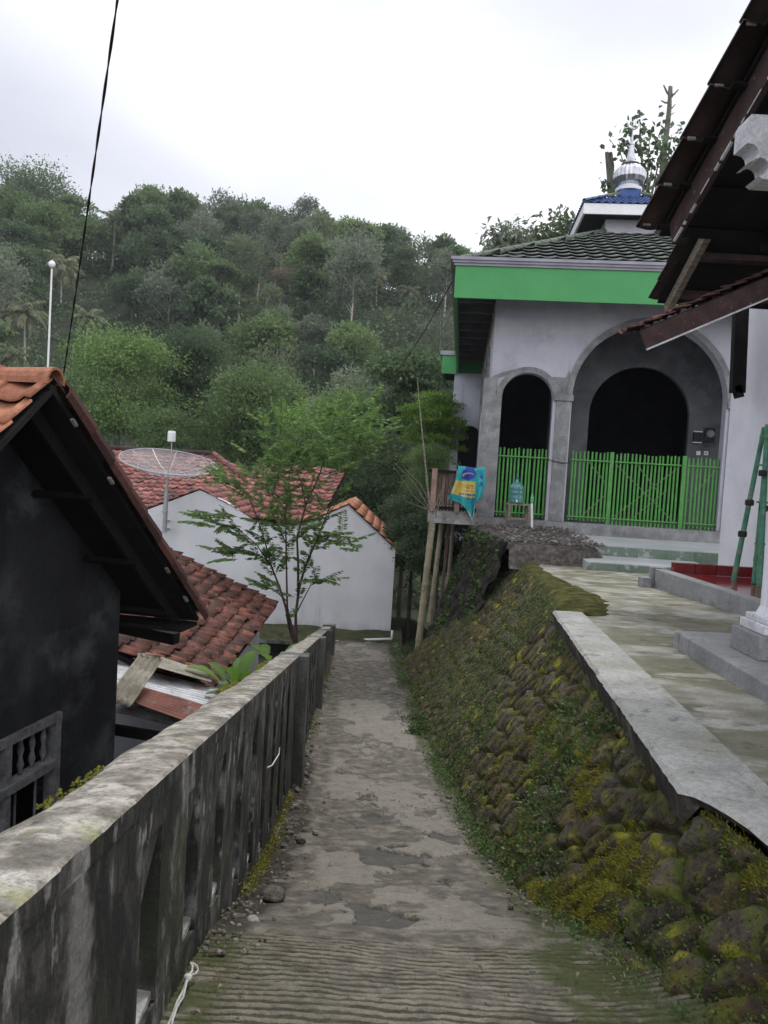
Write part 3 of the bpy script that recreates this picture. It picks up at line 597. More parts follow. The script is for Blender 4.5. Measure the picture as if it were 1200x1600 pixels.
mb.build('coping_moss', mat('yellow_moss', [(.3, (.08, .09, .02)), (.5, (.17, .175, .03)), (.7, (.26, .25, .045))], 40, rough=1, bump=[(200, 1.)], spec=.05), smooth=True, kind='stuff', label='yellow moss cushions along the outer edge of the boundary wall coping', cat='moss')

# ------------------------------------------------------------------ clay tile roofs
def tile_roof(name, material, P0, u, w, Lu, Lw, tw=.22, th=.26, amp=.022, lip=.022, parent=None, seed=1, jit=.006, clip=None, wave='s'):
    """P0 eave corner, u unit vector along the eave, w unit vector up the slope; one mesh of single curved tiles"""
    rr = np.random.default_rng(seed); u = np.array(u, float); w = np.array(w, float); nrm = np.cross(u, w); 
    if nrm[2] < 0: nrm = -nrm
    nu, nw = int(round(Lu / tw)), int(round(Lw / th)); tw = Lu / nu; th = Lw / nw
    kx = np.linspace(0, 1, 8)
    if wave == 's': prof = amp * (np.cos(kx * 2 * np.pi * .98 + .6) * .6 + .9 * np.exp(-((kx - .9) / .12) ** 2))
    else: prof = amp * np.sin(kx * np.pi)
    V = []; T = []; Fc = []
    nb = 0
    P0 = np.array(P0, float)
    for j in range(nw):
        for i in range(nu):
            cc = P0 + u * tw * (i + .5) + w * th * (j + .5)
            if clip is not None and not clip(cc): continue
            dx = rr.normal(0, jit * .6); dy = rr.normal(0, jit * 1.3); dz = abs(rr.normal(0, jit)); tilt = rr.normal(0, jit * .6)
            lo = []; hi = []; lp = []
            a = kx[:, None] * tw * 1.04
            base = P0 + u * (tw * i + dx)
            z0 = prof + lip + dz + tilt * (kx - .5) * 2
            lo = base + u * a + w * (th * j + dy) + nrm * z0[:, None]
            hi = base + u * a + w * (th * (j + 1) + dy + th * .12) + nrm * (prof + .002)[:, None]
            lp = lo - nrm * .016 + w * .002
            lq = hi - nrm * .014
            V.append(np.concatenate([lp, lo, hi, lq])); T.append(np.full(32, rr.random()))
            k = np.arange(7)
            for r0 in (0, 8, 16): Fc.append(np.stack([k + r0, k + 1 + r0, k + r0 + 9, k + r0 + 8], 1) + nb)
            Fc.append(np.array([[0, 8, 16, 24], [7, 31, 23, 15]]) + nb)
            nb += 32
    return np_obj(name, np.concatenate(V), np.concatenate(Fc), material, parent, smooth=False, attrs=dict(tint=np.concatenate(T)))
def ridge_tiles(name, material, a, b, r=.075, L=.33, parent=None, seed=2, arc=200):
    rr = random.Random(seed); a = Vector(a); b = Vector(b); d = (b - a); n = max(1, int(d.length / L)); d.normalize(); L = (b - a).length / n
    side = d.cross(Vector((0, 0, 1))).normalized(); up = side.cross(d); mb = MB()
    for i in range(n):
        s = a + d * L * i; e = s + d * L * 1.08; r0 = r * 1.08; r1 = r * .93; t = rr.random(); vs = []
        for (c, q) in ((s, r0), (e, r1)):
            for rad in (q, q - .014):
                for k in range(9):
                    an = math.radians(90 - arc / 2 + arc * k / 8) ; vs.append(c + side * math.cos(an) * rad + up * (math.sin(an) * rad))
        fs = []
        for k in range(8): fs += [(k, k + 1, 19 + k, 18 + k), (9 + k, 27 + k, 28 + k, 10 + k), (k, 9 + k, 10 + k, k + 1), (18 + k, 19 + k, 28 + k, 27 + k)]
        fs += [(0, 18, 27, 9), (8, 17, 35, 26)]
        mb.add(vs, fs, t)
    return mb.build(name, material, parent)
def corrugated(name, material, P0, u, w, Lu, Lw, pitch=.076, amp=.011, parent=None, wav=0, seed=0):
    u = np.array(u, float); u /= np.linalg.norm(u); w = np.array(w, float); w /= np.linalg.norm(w); nrm = np.cross(u, w); nrm = nrm if nrm[2] > 0 else -nrm
    nu = int(Lu / pitch * 8); nw = 14; U, Wv = np.meshgrid(np.linspace(0, Lu, nu), np.linspace(0, Lw, nw))
    h = amp * np.sin(U / pitch * 2 * np.pi) + wav * (fbm(U * 1.5, Wv * 2, 2, seed) - .5)
    top = np.array(P0) + U[..., None] * u + Wv[..., None] * w + h[..., None] * nrm; bot = top - nrm * .005
    F1 = grid_faces(nw, nu); V = np.concatenate([top.reshape(-1, 3), bot.reshape(-1, 3)]); N_ = nu * nw
    ed = np.concatenate([np.stack([np.arange(nu - 1), np.arange(1, nu), np.arange(1, nu) + N_, np.arange(nu - 1) + N_], 1),
                         np.stack([np.arange(nu - 1) + N_ - nu, np.arange(1, nu) + N_ - nu, np.arange(1, nu) + 2 * N_ - nu, np.arange(nu - 1) + 2 * N_ - nu], 1),
                         np.stack([np.arange(nw - 1) * nu, np.arange(1, nw) * nu, np.arange(1, nw) * nu + N_, np.arange(nw - 1) * nu + N_], 1),
                         np.stack([np.arange(nw - 1) * nu + nu - 1, np.arange(1, nw) * nu + nu - 1, np.arange(1, nw) * nu + nu - 1 + N_, np.arange(nw - 1) * nu + nu - 1 + N_], 1)])
    return np_obj(name, V, np.concatenate([F1, F1[:, ::-1] + N_, ed]), material, parent, smooth=True)

# ------------------------------------------------------------------ black gabled house on the left
EH = Vector((.177, .984, 0)).normalized(); NH = Vector((EH.y, -EH.x, 0)); ZV = Vector((0, 0, 1))
TIP = P(312, 962, 6.0)          # lower end of the far verge
APX = hit(84, 597, TIP, NH)     # apex of the verge
run = (APX - TIP).dot(-EH); rise = APX.z - TIP.z
root = thing('black_house', TIP - NH * 2 + Vector((0, 0, YARD - TIP.z)), 'soot black gabled house with clay tiled roof left of the path', 'house')
WP = TIP - NH * .50             # a point of the gable wall plane
def wallpt(px, py): return hit(px, py, WP, NH)
C1 = wallpt(186, 985)
s_far = (C1 - WP).dot(EH); s_apex = (APX - WP).dot(EH); s_near = s_apex - (s_far - s_apex)
pt = lambda s, z, off=0: Vector((WP.x, WP.y, 0)) + EH * s + NH * off + ZV * z
zr = lambda s: APX.z - abs(s - s_apex) / run * rise      # roof line
w_tl = wallpt(0, 1165); w_tr = wallpt(92, 1110); w_br = wallpt(78, 1285); w_mr = wallpt(90, 1180)
ws1 = (w_tr - WP).dot(EH); ws0 = ws1 - 1.5; wz1 = w_tr.z; wz0 = w_br.z - .05; wzm = w_mr.z
mb = MB(); d_ = -NH * .15
zt_ = lambda s: zr(s) - .06
def wp_(poly): mb.prism([pt(s, z) for s, z in poly], d_)
wp_([(ws1, YARD), (s_far, YARD), (s_far, zt_(s_far)), (ws1, zt_(ws1))])
wp_([(s_near, YARD), (ws0, YARD), (ws0, zt_(ws0)), (s_near, zt_(s_near))])
wp_([(ws0, YARD), (ws1, YARD), (ws1, wz0), (ws0, wz0)])
wp_([(ws0, wz1), (ws1, wz1), (ws1, zt_(ws1))] + ([(s_apex, zt_(s_apex))] if ws0 < s_apex < ws1 else []) + [(ws0, zt_(ws0))])
# far long wall and inner back wall
L_h = 5.0
mb.prism([pt(s_far, YARD, -.15), pt(s_far, zt_(s_far) - .02, -.15), pt(s_far, zt_(s_far) - .02, -L_h), pt(s_far, YARD, -L_h)], EH * -.15)
mb.prism([pt(s_near, YARD, -.15), pt(s_near, zt_(s_near) - .02, -.15), pt(s_near, zt_(s_near) - .02, -L_h), pt(s_near, YARD, -L_h)], EH * .15)
mb.prism([pt(s_near, YARD, -L_h), pt(s_far, YARD, -L_h), pt(s_far, zt_(s_far), -L_h), pt(s_apex, zt_(s_apex), -L_h), pt(s_near, zt_(s_near), -L_h)], -NH * .15)
mb.build('wall', m_black, root)
# window: frame, mid rail, balusters above, bars below
mb = MB()
def fr(s0, s1, z0, z1, o0=-.06, o1=.03):
    p = [pt(s, z, o) for z in (z0, z1) for s, o in ((s0, o0), (s0, o1), (s1, o1), (s1, o0))]; mb.hexa(p)
fr(ws0, ws1 - .003, wz1 - .055, wz1 - .003); fr(ws0, ws1 - .003, wz0 + .003, wz0 + .06)
for s in (ws1 - .06, ws1 - .56, ws1 - 1.06, ws0 + .003): fr(s, s + .057, wz0 + .062, wz1 - .057, -.055, .026)
fr(ws0 + .06, ws1 - .06, wzm - .05, wzm + .005, -.05, .04)
wf = mb.build('window', m_frame, root)
mb = MB()
for k in range(12):
    s = ws1 - .13 - k * .115
    if abs((ws1 - s) % .5 - .03) < .02: continue
    zb_, zt2 = wzm + .006, wz1 - .056; h = zt2 - zb_
    mb.lathe(pt(s, zb_, -.02), [(.013, 0), (.013, h * .1), (.024, h * .25), (.012, h * .45), (.022, h * .65), (.012, h * .85), (.015, h)], 8)
mb.build('baluster', m_frame, wf, smooth=True, kind='stuff')
mb = MB()
for k in range(7): s = ws1 - .2 - k * .2; mb.tube([pt(s, wz0 + .06, -.02), pt(s, wzm - .05, -.02)], .008, 6)
mb.build('bar', m_frame, wf)
# roof: ridge runs away from the path
ev = .18; uS = Vector((EH.x * run, EH.y * run, -rise)).normalized()   # down the far slope
Lw_ = math.hypot(run, rise) + ev * 0; 
eaveF = Vector(TIP); 
far = tile_roof('far_slope', m_darktile, eaveF - NH * 5.0, NH, -uS, 5.0, Lw_, parent=root, seed=4, tw=.21, th=.24)
uN = Vector((-EH.x * run, -EH.y * run, -rise)).normalized()
eaveN = APX + uN * Lw_
near = tile_roof('near_slope', m_orange, eaveN - NH * 5.0, NH, -uN, 4.98, Lw_, parent=root, seed=5, tw=.21, th=.215, amp=.02, lip=.026, jit=.008)
ridge_tiles('ridge', m_orange, APX + NH * .015 + ZV * .0, APX - NH * 5 + ZV * .0, r=.072, L=.30, parent=root, seed=3)
mb = MB()    # deck, rafters, verge boards
for uu_, e_ in ((uS, eaveF), (uN, eaveN)):
    nn = uu_.cross(NH); nn = nn if nn.z > 0 else -nn
    mb.prism([APX - nn * .018, e_ - nn * .018, e_ - NH * 5 - nn * .018, APX - NH * 5 - nn * .018], -nn * .03)
mb.build('roof_deck', m_dwood, root)
mb = MB()
for uu_ in (uS, uN):
    nn = uu_.cross(NH); nn = nn if nn.z > 0 else -nn
    a = APX - nn * .09 - NH * .16; mb.bar(a, a + uu_ * (Lw_ - .03), .03, .08, nn)
    for q in (.9, 1.8, 2.7): a = APX - nn * .10 - NH * q; mb.bar(a, a + uu_ * (Lw_ - .03), .05, .09, nn)
mb.build('rafter', m_dwood, root)
mb = MB()
for f in (.33, .62, .9):
    nn = uS.cross(NH); nn = nn if nn.z > 0 else -nn
    mb = MB(); c = APX + uS * Lw_ * f - nn * .13; mb.bar(c - NH * .1, c - NH * .8, .03, .04, nn); mb.build('batten', m_dwood, root)
# verge tiles: short half-round tiles capping the far verge
def verge(name, a, b, r, L, seed, material):
    return ridge_tiles(name, material, a, b, r, L, parent=root, seed=seed, arc=230)
nnS = uS.cross(NH); nnS = nnS if nnS.z > 0 else -nnS
ridge_tiles('verge_tile', mat('verge_clay_tile', [(0, (.02, .010, .009)), (1, (.10, .038, .03))], 7, attr='tint', attr_amt=.6, rough=.85, bump=[(40, .4)]), eaveF - NH * .02 + nnS * .0, APX + uS * .10 - NH * .02 + nnS * .0, .088, .26, root, 9, 230)
# little peeling mortar bits and a stub purlin
mb = MB(); rs = random.Random(5)
for f in (.10, .30, .52, .70, .86):
    c = APX + uS * Lw_ * f + NH * .018 - nnS * .05; mb.box(c, (.02, .035 + .03 * rs.random(), .015), (NH, uS, nnS)) if f != .52 else None
mb.build('mortar_scrap', m_conc, root, kind='stuff')
mb = MB(); q0 = TIP + ZV * -.04 - EH * .04; _l = abs((C1 - q0).dot(EH)) - .01; mb.prism([q0, q0 - EH * _l, q0 - EH * _l - NH * 4.9, q0 - NH * 4.9], ZV * -.03); mb.build('eave_soffit', m_dwood, root)
mb = MB(); a = P(170, 975, 6.3); b = P(276, 998, 6.1); mb.bar(a, b, .09, .09); mb.build('purlin_stub', m_dwood, root)

# ------------------------------------------------------------------ low red tiled roof behind it
root = thing('red_roofed_shed', (-3.2, 10.5, YARD), 'low shed with weathered red tiled roof between the black house and the path', 'shed')
C_far = P(434, 944, 13.0); C_near = hit(334, 1074, C_far, (0, 0, 1))
eu = (C_near - C_far); LuR = eu.length; eu.normalize(); TL = hit(262, 858, C_far, Vector((eu.x, eu.y, 0)))
wv = (TL - C_far); wv = (wv - eu * wv.dot(eu)); wv.normalize()
sl_ang = math.asin(wv.z)
tile_roof('tiled_roof', m_redtile, C_near + eu * .3, -eu, wv, LuR + .25, 4.2, tw=.185, th=.20, amp=.022, lip=.03, parent=root, seed=14, jit=.017)
mb = MB(); nn = eu.cross(wv); nn = nn if nn.z > 0 else -nn
a, b = C_near + eu * .3 - nn * .025, C_far - nn * .025; mb.prism([a, b, b + wv * 4.2, a + wv * 4.2], -nn * .05); mb.build('roof_deck', m_dwood, root)
mb = MB(); hx = Vector((-eu.y, eu.x, 0)); hx = hx if hx.x < 0 else -hx
a, b = C_near + hx * .25 - ZV * .22, C_far + hx * .25 + eu * .25 - ZV * .22
mb.prism([Vector((q.x, q.y, YARD)) for q in (a, b, b + hx * 3.4, a + hx * 3.4)], (0, 0, a.z - YARD - .0)); mb.build('wall', m_white2, root)
# corrugated lean-to sheets in front of the shed
root = thing('corrugated_lean_to', (-2.2, 7.1, YARD), 'patchwork lean-to of zinc and rusty corrugated sheets beside the boundary wall', 'lean-to')
def sheet(name, m_, pts, Y0, **k):
    """pts: pixel corners near-left, near-right, far-left ; depths Y0"""
    a, b, c = [P(x, y, Y) for (x, y), Y in zip(pts, Y0)]
    return corrugated(name, m_, a, b - a, c - a, (b - a).length, (c - a).length, parent=root, **k)
def sheet2(name, m_, c0, c1, c2, c3, parent, pitch=.076, amp=.010, along='u', wav=.0):
    """four corner points, corrugations run along c0->c1 (ridges stacked along c0->c3)"""
    c0, c1, c2, c3 = [np.array(c) for c in (c0, c1, c2, c3)]
    Lr = np.linalg.norm(c3 - c0); nr = int(Lr / pitch * 8) + 2; U, V_ = np.meshgrid(np.linspace(0, 1, 12), np.linspace(0, 1, nr))
    Q = (c0[None, None] * (1 - U)[..., None] + c1 * U[..., None]) * (1 - V_)[..., None] + (c3 * (1 - U)[..., None] + c2 * U[..., None]) * V_[..., None]
    nrm = np.cross(c1 - c0, c3 - c0); nrm /= np.linalg.norm(nrm); nrm = nrm if nrm[2] > 0 else -nrm
    h = amp * np.sin(V_ * Lr / pitch * 2 * np.pi) + wav * (fbm(U * 3, V_ * 3, 2, 3) - .5)
    top = Q + h[..., None] * nrm; bot = top - nrm * .005; N_ = 12 * nr; F1 = grid_faces(nr, 12)
    k1 = np.arange(nr - 1) * 12; ed = [np.stack([k1 + o, k1 + 12 + o, k1 + 12 + o + N_, k1 + o + N_], 1) for o in (0, 11)]
    k2 = np.arange(11); ed += [np.stack([k2 + o, k2 + 1 + o, k2 + 1 + o + N_, k2 + o + N_], 1) for o in (0, (nr - 1) * 12)]
    return np_obj(name, np.concatenate([top.reshape(-1, 3), bot.reshape(-1, 3)]), np.concatenate([F1, F1[:, ::-1] + N_] + ed), m_, parent)
sheet2('grey_sheet', m_zinc, P(150, 1105, 6.3), P(330, 1148, 6.5), P(352, 1080, 7.6), P(150, 1030, 7.6), root)
sheet2('rusty_sheet', m_rust, P(178, 1092, 6.25) + ZV * .03, P(296, 1134, 6.4) + ZV * .03, P(320, 1108, 6.9) + ZV * .04, P(200, 1073, 6.85) + ZV * .04, root)
sheet2('upper_sheet', m_asb, P(215, 1040, 7.3) + ZV * .04, P(330, 1072, 7.5) + ZV * .04, P(325, 1058, 7.9) + ZV * .04, P(215, 1022, 7.9) + ZV * .04, root, pitch=.1, amp=.013)
sheet2('far_sheet', m_zinc, P(170, 1010, 8.1), P(260, 1045, 8.1), P(270, 1025, 8.7), P(170, 990, 8.7), root)
mb = MB(); a, b, c, d = P(150, 1135, 6.35), P(300, 1160, 6.5), P(335, 1090, 7.5), P(150, 1060, 7.4)
for q in (a, b, c, d): mb.tube([(q.x, q.y, YARD), (q.x, q.y, q.z)], .045, 8)
mb.bar(a, b, .06, .08); mb.bar(d, c, .06, .08); mb.build('post', m_dwood, root)
_a = P(162, 1095, 5.95); _b = P(218, 1022, 6.9); _c = Vector((.21, .02, -.04))
ls = sheet2('loose_sheet', m_asb, _a, _b, _b + _c, _a + _c, None, pitch=.052, amp=.010)
tag(ls, 'loose brownish corrugated sheet lying slanting on top of the lean-to', 'roofing sheet')

# ------------------------------------------------------------------ prayer house
FL = -.78
root = thing('prayer_house', frameM(0, 4, YARD), 'lavender grey village prayer house with green fascia, arches, tiled roof and a blue roofed turret', 'prayer house')
def arc(cx, cz, r, a0, a1, n=20): return [(cx + r * math.cos(R(a0 + (a1 - a0) * i / n)), cz + r * math.sin(R(a0 + (a1 - a0) * i / n))) for i in range(n + 1)]
def mprism(mb, poly, o0, o1, tint=.5): return mb.prism([frameM(s, o0, z) for s, z in poly], DX * (o1 - o0), tint)
op = [(-2.32, .50, 1.60), (0, 1.46, 1.68), (2.32, .50, 1.60)]
poly = [(-3.05, FL)]
top = [(3.05, FL), (3.05, 3.62), (-3.05, 3.62)]
bott = []
for c, h, sp in op: bott += [(c - h, FL)] + arc(c, sp, h, 180, 0) + [(c + h, FL)]
# split the wall above/below so that each face is simple: one piece per bay, butted together
mb = MB()
xs = [-3.05, -1.60, 1.60, 3.05]
for (c, h, sp), x0, x1 in zip(op, xs[:-1], xs[1:]):
    mprism(mb, [(x0, FL), (c - h, FL)] + arc(c, sp, h, 180, 0, 28) + [(c + h, FL), (x1, FL), (x1, 3.62), (x0, 3.62)], 0, .25)
# side and back walls
mb.prism([frameM(-3.05, .25, FL), frameM(-3.05, 9.2, FL), frameM(-3.05, 9.2, 3.62), frameM(-3.05, .25, 3.62)], AX * .2)
mb.prism([frameM(3.05, .25, FL), frameM(3.05, 9.2, FL), frameM(3.05, 9.2, 3.62), frameM(3.05, .25, 3.62)], -AX * .2)
mb.build('front_wall', m_lav, root)
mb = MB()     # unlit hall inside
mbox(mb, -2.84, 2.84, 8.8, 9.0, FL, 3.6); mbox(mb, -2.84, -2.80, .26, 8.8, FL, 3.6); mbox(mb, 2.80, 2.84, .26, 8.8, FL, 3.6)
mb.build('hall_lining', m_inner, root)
mb = MB()
dc, dh, ds = .19, 1.05, 1.50
mprism(mb, [(-1.60, FL), (dc - dh, FL)] + arc(dc, ds, dh, 180, 0, 28) + [(dc + dh, FL), (2.79, FL), (2.79, 3.6), (-1.60, 3.6)], 1.6, 1.75)
mb.prism([frameM(-1.60, .26, FL), frameM(-1.60, 1.6, FL), frameM(-1.60, 1.6, 3.6), frameM(-1.60, .26, 3.6)], -AX * .12)
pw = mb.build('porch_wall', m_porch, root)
mb = MB()     # cement piers, columns and arch rings, proud of the paint
def ring(c, sp, r0, r1, o0=-.035, o1=-.001, a0=180, a1=0):
    A = arc(c, sp, r1, a0, a1, 30); B = arc(c, sp, r0, a0, a1, 30)[::-1]
    n = len(A)
    for i in range(n - 1): mprism(mb, [A[i], A[i + 1], B[n - 2 - i], B[n - 1 - i]], o0, o1)
for a_ in ((-2.32, 1.60, .50, .615), (0, 1.68, 1.46, 1.575, -.03), (2.32, 1.60, .50, .615)):
    mb = MB(); ring(*a_); mb.build('arch_ring', m_band, root)
for s0, s1, zt1 in ((-3.19, -2.822, 1.96), (2.822, 3.19, 1.96)):
    mb = MB(); mbox(mb, s0, s1, -.06, .12 if abs(s0) > 3.1 or s1 > 3.1 else -.001, FL, 1.60 if 0 else zt1 - .36)
    mbox(mb, s0 if s0 < 0 else 2.94, -2.94 if s0 < 0 else s1, -.06, .12, zt1 - .36, zt1)
    mb.build('pier', m_band, root, bevel=.006)
for s0, s1 in ((-1.82 + .0, -1.46), (1.46, 1.82)):
    mb = MB(); mbox(mb, s0 + .06, s1 - .03, -.05, -.001, FL, 1.58); mb.build('column', m_band, root, bevel=.008)
    mb = MB(); mbox(mb, s0 - .005 + .01, s1 + .02, -.075, -.0, 1.58, 1.70); mb.build('capital', m_band, root, bevel=.01)
mb = MB()
mprism(mb, [(-3.045, 1.964), (-2.94, 1.96), (-2.8, 2.02), (-2.6, 2.16), (-2.75, 2.12), (-3.045, 2.0)], -.012, -.001)
mb.build('bare_render_patch', m_band, root); mb = MB()
mprism(mb, [(-1.86, 2.04), (-1.8, 1.86), (-1.70, 1.70), (-1.46, 1.70), (-1.5, 2.0), (-1.55, 2.18), (-1.6, 2.04)], -.012, -.001)
mb.build('bare_render_patch', m_band, root)
mb = MB(); mbox(mb, -3.3, 3.3, -.28, 9.2, -1.02, FL - .002); mb.build('plinth', m_band, root)
mb = MB(); mbox(mb, -2.9, 3.2, -.1, 9.2, -4.4, -1.03); mb.build('foundation', m_darkstone, root)
# roof slab: soffit, beams, fascias, cornice
OE = 9.2
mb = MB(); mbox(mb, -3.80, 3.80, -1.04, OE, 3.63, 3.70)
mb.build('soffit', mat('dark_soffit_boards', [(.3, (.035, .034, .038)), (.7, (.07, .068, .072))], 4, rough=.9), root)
mb = MB()
for k in range(9): mb = MB(); mbox(mb, -3.79, -3.052, .3 + k * 1.0, .38 + k * 1.0, 3.50, 3.629); mb.build('soffit_beam', m_porch, root)
for k in range(8): mb = MB(); s = -3.0 + k * .86; mbox(mb, s, s + .08, -1.03, -.002, 3.50, 3.629); mb.build('soffit_beam', m_porch, root)
mb = MB(); A_, B_ = 3.86, 3.80
mbox(mb, -A_, A_, -1.10, -1.045, 3.26, 3.84); mbox(mb, -A_, A_, OE, OE + .055, 3.26, 3.84)
mbox(mb, -A_, -B_ - .002, -1.044, OE - .001, 3.26, 3.84); mbox(mb, B_ + .002, A_, -1.044, OE - .001, 3.26, 3.84)
mb.build('fascia', m_green, root)
mb = MB()
for e_, z0, z1 in ((.03, 3.841, 3.885), (.06, 3.886, 3.93), (.09, 3.931, 3.985)):
    a = A_ + e_; mbox(mb, -a, a, -1.10 - e_, -1.0, z0, z1); mbox(mb, -a, a, OE - .1, OE + .055 + e_, z0, z1)
    mbox(mb, -a, -B_ + .06, -.999, OE - .101, z0, z1); mbox(mb, B_ - .06, a, -.999, OE - .101, z0, z1)
mb.build('cornice', m_trim, root)
# arches in relief along the left flank, under the eaves
mb = MB()
for c in (2.6, 6.2):
    A = [(c + 1.3 * math.cos(R(180 - 6 * i)), 1.7 + 1.3 * math.sin(R(180 - 6 * i))) for i in range(31)]; B = [(c + 1.17 * math.cos(R(180 - 6 * i)), 1.7 + 1.17 * math.sin(R(180 - 6 * i))) for i in range(31)]
    mb = MB()
    for i in range(30): mb.prism([frameM(-3.051, o, z) for o, z in (A[i], A[i + 1], B[i + 1], B[i])], -AX * .05)
    mb.build('flank_arch', m_band, root)
# tiled pyramid roof
FH, RH = (3.8, .60), (3.90, 5.72)
fo0, fo1, bo1 = -.95, 3.0, 4.2; bo0 = 9.1
def fclip(c):
    d = Vector(c) - frameM(0, 0, 0); s = d.dot(AX); t = (c[2] - RH[0]) / (RH[1] - RH[0]); return abs(s) < FH[0] - (FH[0] - FH[1]) * t + .05
w1 = (frameM(0, fo1, RH[1]) - frameM(0, fo0, RH[0])); Lf = w1.length; w1.normalize()
tile_roof('roof_tiles', m_greytile, frameM(-3.8, fo0, RH[0] + .06), AX, w1, 7.6, Lf, tw=.30, th=.40, amp=.012, lip=.06, parent=root, seed=21, clip=fclip, jit=.002)
def sclip(sg):
    def f(c):
        d = Vector(c) - frameM(0, 0, 0); o = d.dot(DX); t = (c[2] - RH[0]) / (RH[1] - RH[0]); return fo0 + (fo1 - fo0) * t - .05 < o < bo0 + (bo1 - bo0) * t + .05
    return f
for sg in (-1, 1):
    w2 = frameM(sg * .60, 0, RH[1]) - frameM(sg * 3.8, 0, RH[0]); L2 = w2.length; w2.normalize()
    tile_roof('roof_tiles', m_greytile, frameM(sg * 3.8, fo0, RH[0] + .06), DX, w2, bo0 - fo0, L2, tw=.30, th=.40, amp=.012, lip=.06, parent=root, seed=22, clip=sclip(sg), jit=.002)
mb = MB()
for z_, e_ in ((0, 0),):
    a = [frameM(-3.8, fo0, RH[0]), frameM(3.8, fo0, RH[0]), frameM(3.8, bo0, RH[0]), frameM(-3.8, bo0, RH[0])]; b = [frameM(-.6, fo1, RH[1]), frameM(.6, fo1, RH[1]), frameM(.6, bo1, RH[1]), frameM(-.6, bo1, RH[1])]
    mb.hexa(a + b)
mb.build('roof_core', m_dwood, root)
m_hip = mat('green_hip_cap', [(0, (.07, .09, .065)), (1, (.12, .145, .11))], 6, attr='tint', attr_amt=.5, rough=.8)
for sg in (-1, 1):
    ridge_tiles('hip_cap', m_hip, frameM(sg * 3.8, fo0, RH[0] + .09), frameM(sg * .6, fo1, RH[1] + .09), .07, .32, root, 31)
# turret
TO = 3.6
mb = MB(); mbox(mb, -.57, .57, TO - .57, TO + .57, 5.5, 6.10); tur = mb.build('turret', m_white, root)
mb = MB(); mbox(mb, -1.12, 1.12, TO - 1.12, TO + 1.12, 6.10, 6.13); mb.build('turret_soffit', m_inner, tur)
mb = MB()
for s0, s1, o0, o1 in ((-1.17, 1.17, -1.17, -1.125), (-1.17, 1.17, 1.125, 1.17), (-1.17, -1.125, -1.124, 1.124), (1.125, 1.17, -1.124, 1.124)): mbox(mb, s0, s1, TO + o0, TO + o1, 6.02, 6.25)
mb.build('turret_fascia', m_wplast, tur)
for dv, uv in ((-DX, AX), (-AX, DX), (AX, DX), (DX, AX)):
    c0 = frameM(0, TO, 0); e0 = c0 + dv * 1.19 + ZX * 6.25; tp = c0 + dv * .26 + ZX * 6.74; w_ = tp - e0; L_w = w_.length; w_.normalize()
    def tclip(c, dv=dv, uv=uv, c0=c0): d = Vector(c) - c0; return abs(d.dot(uv)) < d.dot(dv) + .05
    tile_roof('turret_tiles', m_bluetile, e0 - uv * 1.19, uv, w_, 2.38, L_w, tw=.17, th=.21, amp=.02, lip=.03, parent=tur, seed=41, clip=tclip, jit=.001)
mb = MB(); a = [frameM(s, TO + o, 6.25) for s, o in ((-1.17, -1.17), (1.17, -1.17), (1.17, 1.17), (-1.17, 1.17))]; b = [frameM(s, TO + o, 6.74) for s, o in ((-.26, -.26), (.26, -.26), (.26, .26), (-.26, .26))]; mb.hexa(a + b); mb.build('turret_core', m_dwood, tur)
for sx1, so1 in ((-1, -1), (1, -1)): ridge_tiles('turret_hip', m_hip, frameM(sx1 * 1.17, TO + so1 * 1.17, 6.30), frameM(sx1 * .26, TO + so1 * .26, 6.80), .05, .25, tur, 32)
mb = MB(); mbox(mb, -.24, .24, TO - .24, TO + .24, 6.74, 6.93); mb.build('drum', m_bluetile, tur)
mb = MB(); mb.lathe(frameM(0, TO, 6.93), [(.30, 0), (.31, .07), (.25, .10)], 24); mb.build('collar', m_wplast, tur)
mb = MB(); mb.lathe(frameM(0, TO, 7.01), [(.24, 0), (.24, .05), (.33, .12), (.375, .22), (.385, .30), (.36, .39), (.29, .47), (.20, .53), (.14, .56)], 48, flute=.045); mb.build('dome', m_chrome, root)
mb = MB(); mb.lathe(frameM(0, TO, 7.56), [(.20, -.01), (.22, .02), (.15, .06), (.10, .12), (.09, .22), (.055, .40), (.035, .55), (.02, .68), (.008, .80)], 16, flute=.05)
mb.lathe(frameM(0, TO, 8.0), [(.0, 0), (.06, .03), (.0, .06)], 12)
mb.build('spire', m_chrome, root)
mb = MB(); c = frameM(0, TO, 8.52); ptsx = [c + AX * (.13 * math.cos(R(a))) + ZX * (.13 * math.sin(R(a))) for a in range(120, 421, 15)]
mb.tube(ptsx, [.004 + .014 * math.sin(math.pi * i / (len(ptsx) - 1)) for i in range(len(ptsx))], 6)
mb.tube([c - ZX * .12, c + ZX * .10], .008, 6); mb.tube([c - AX * .05 + ZX * .05, c - AX * .05 - ZX * .03, c - ZX * .05, c + AX * .05 - ZX * .03, c + AX * .05 + ZX * .06], .008, 6); mb.tube([c - ZX * .2, c - ZX * .12], .01, 6)
mb.build('crescent', m_chrome, root)
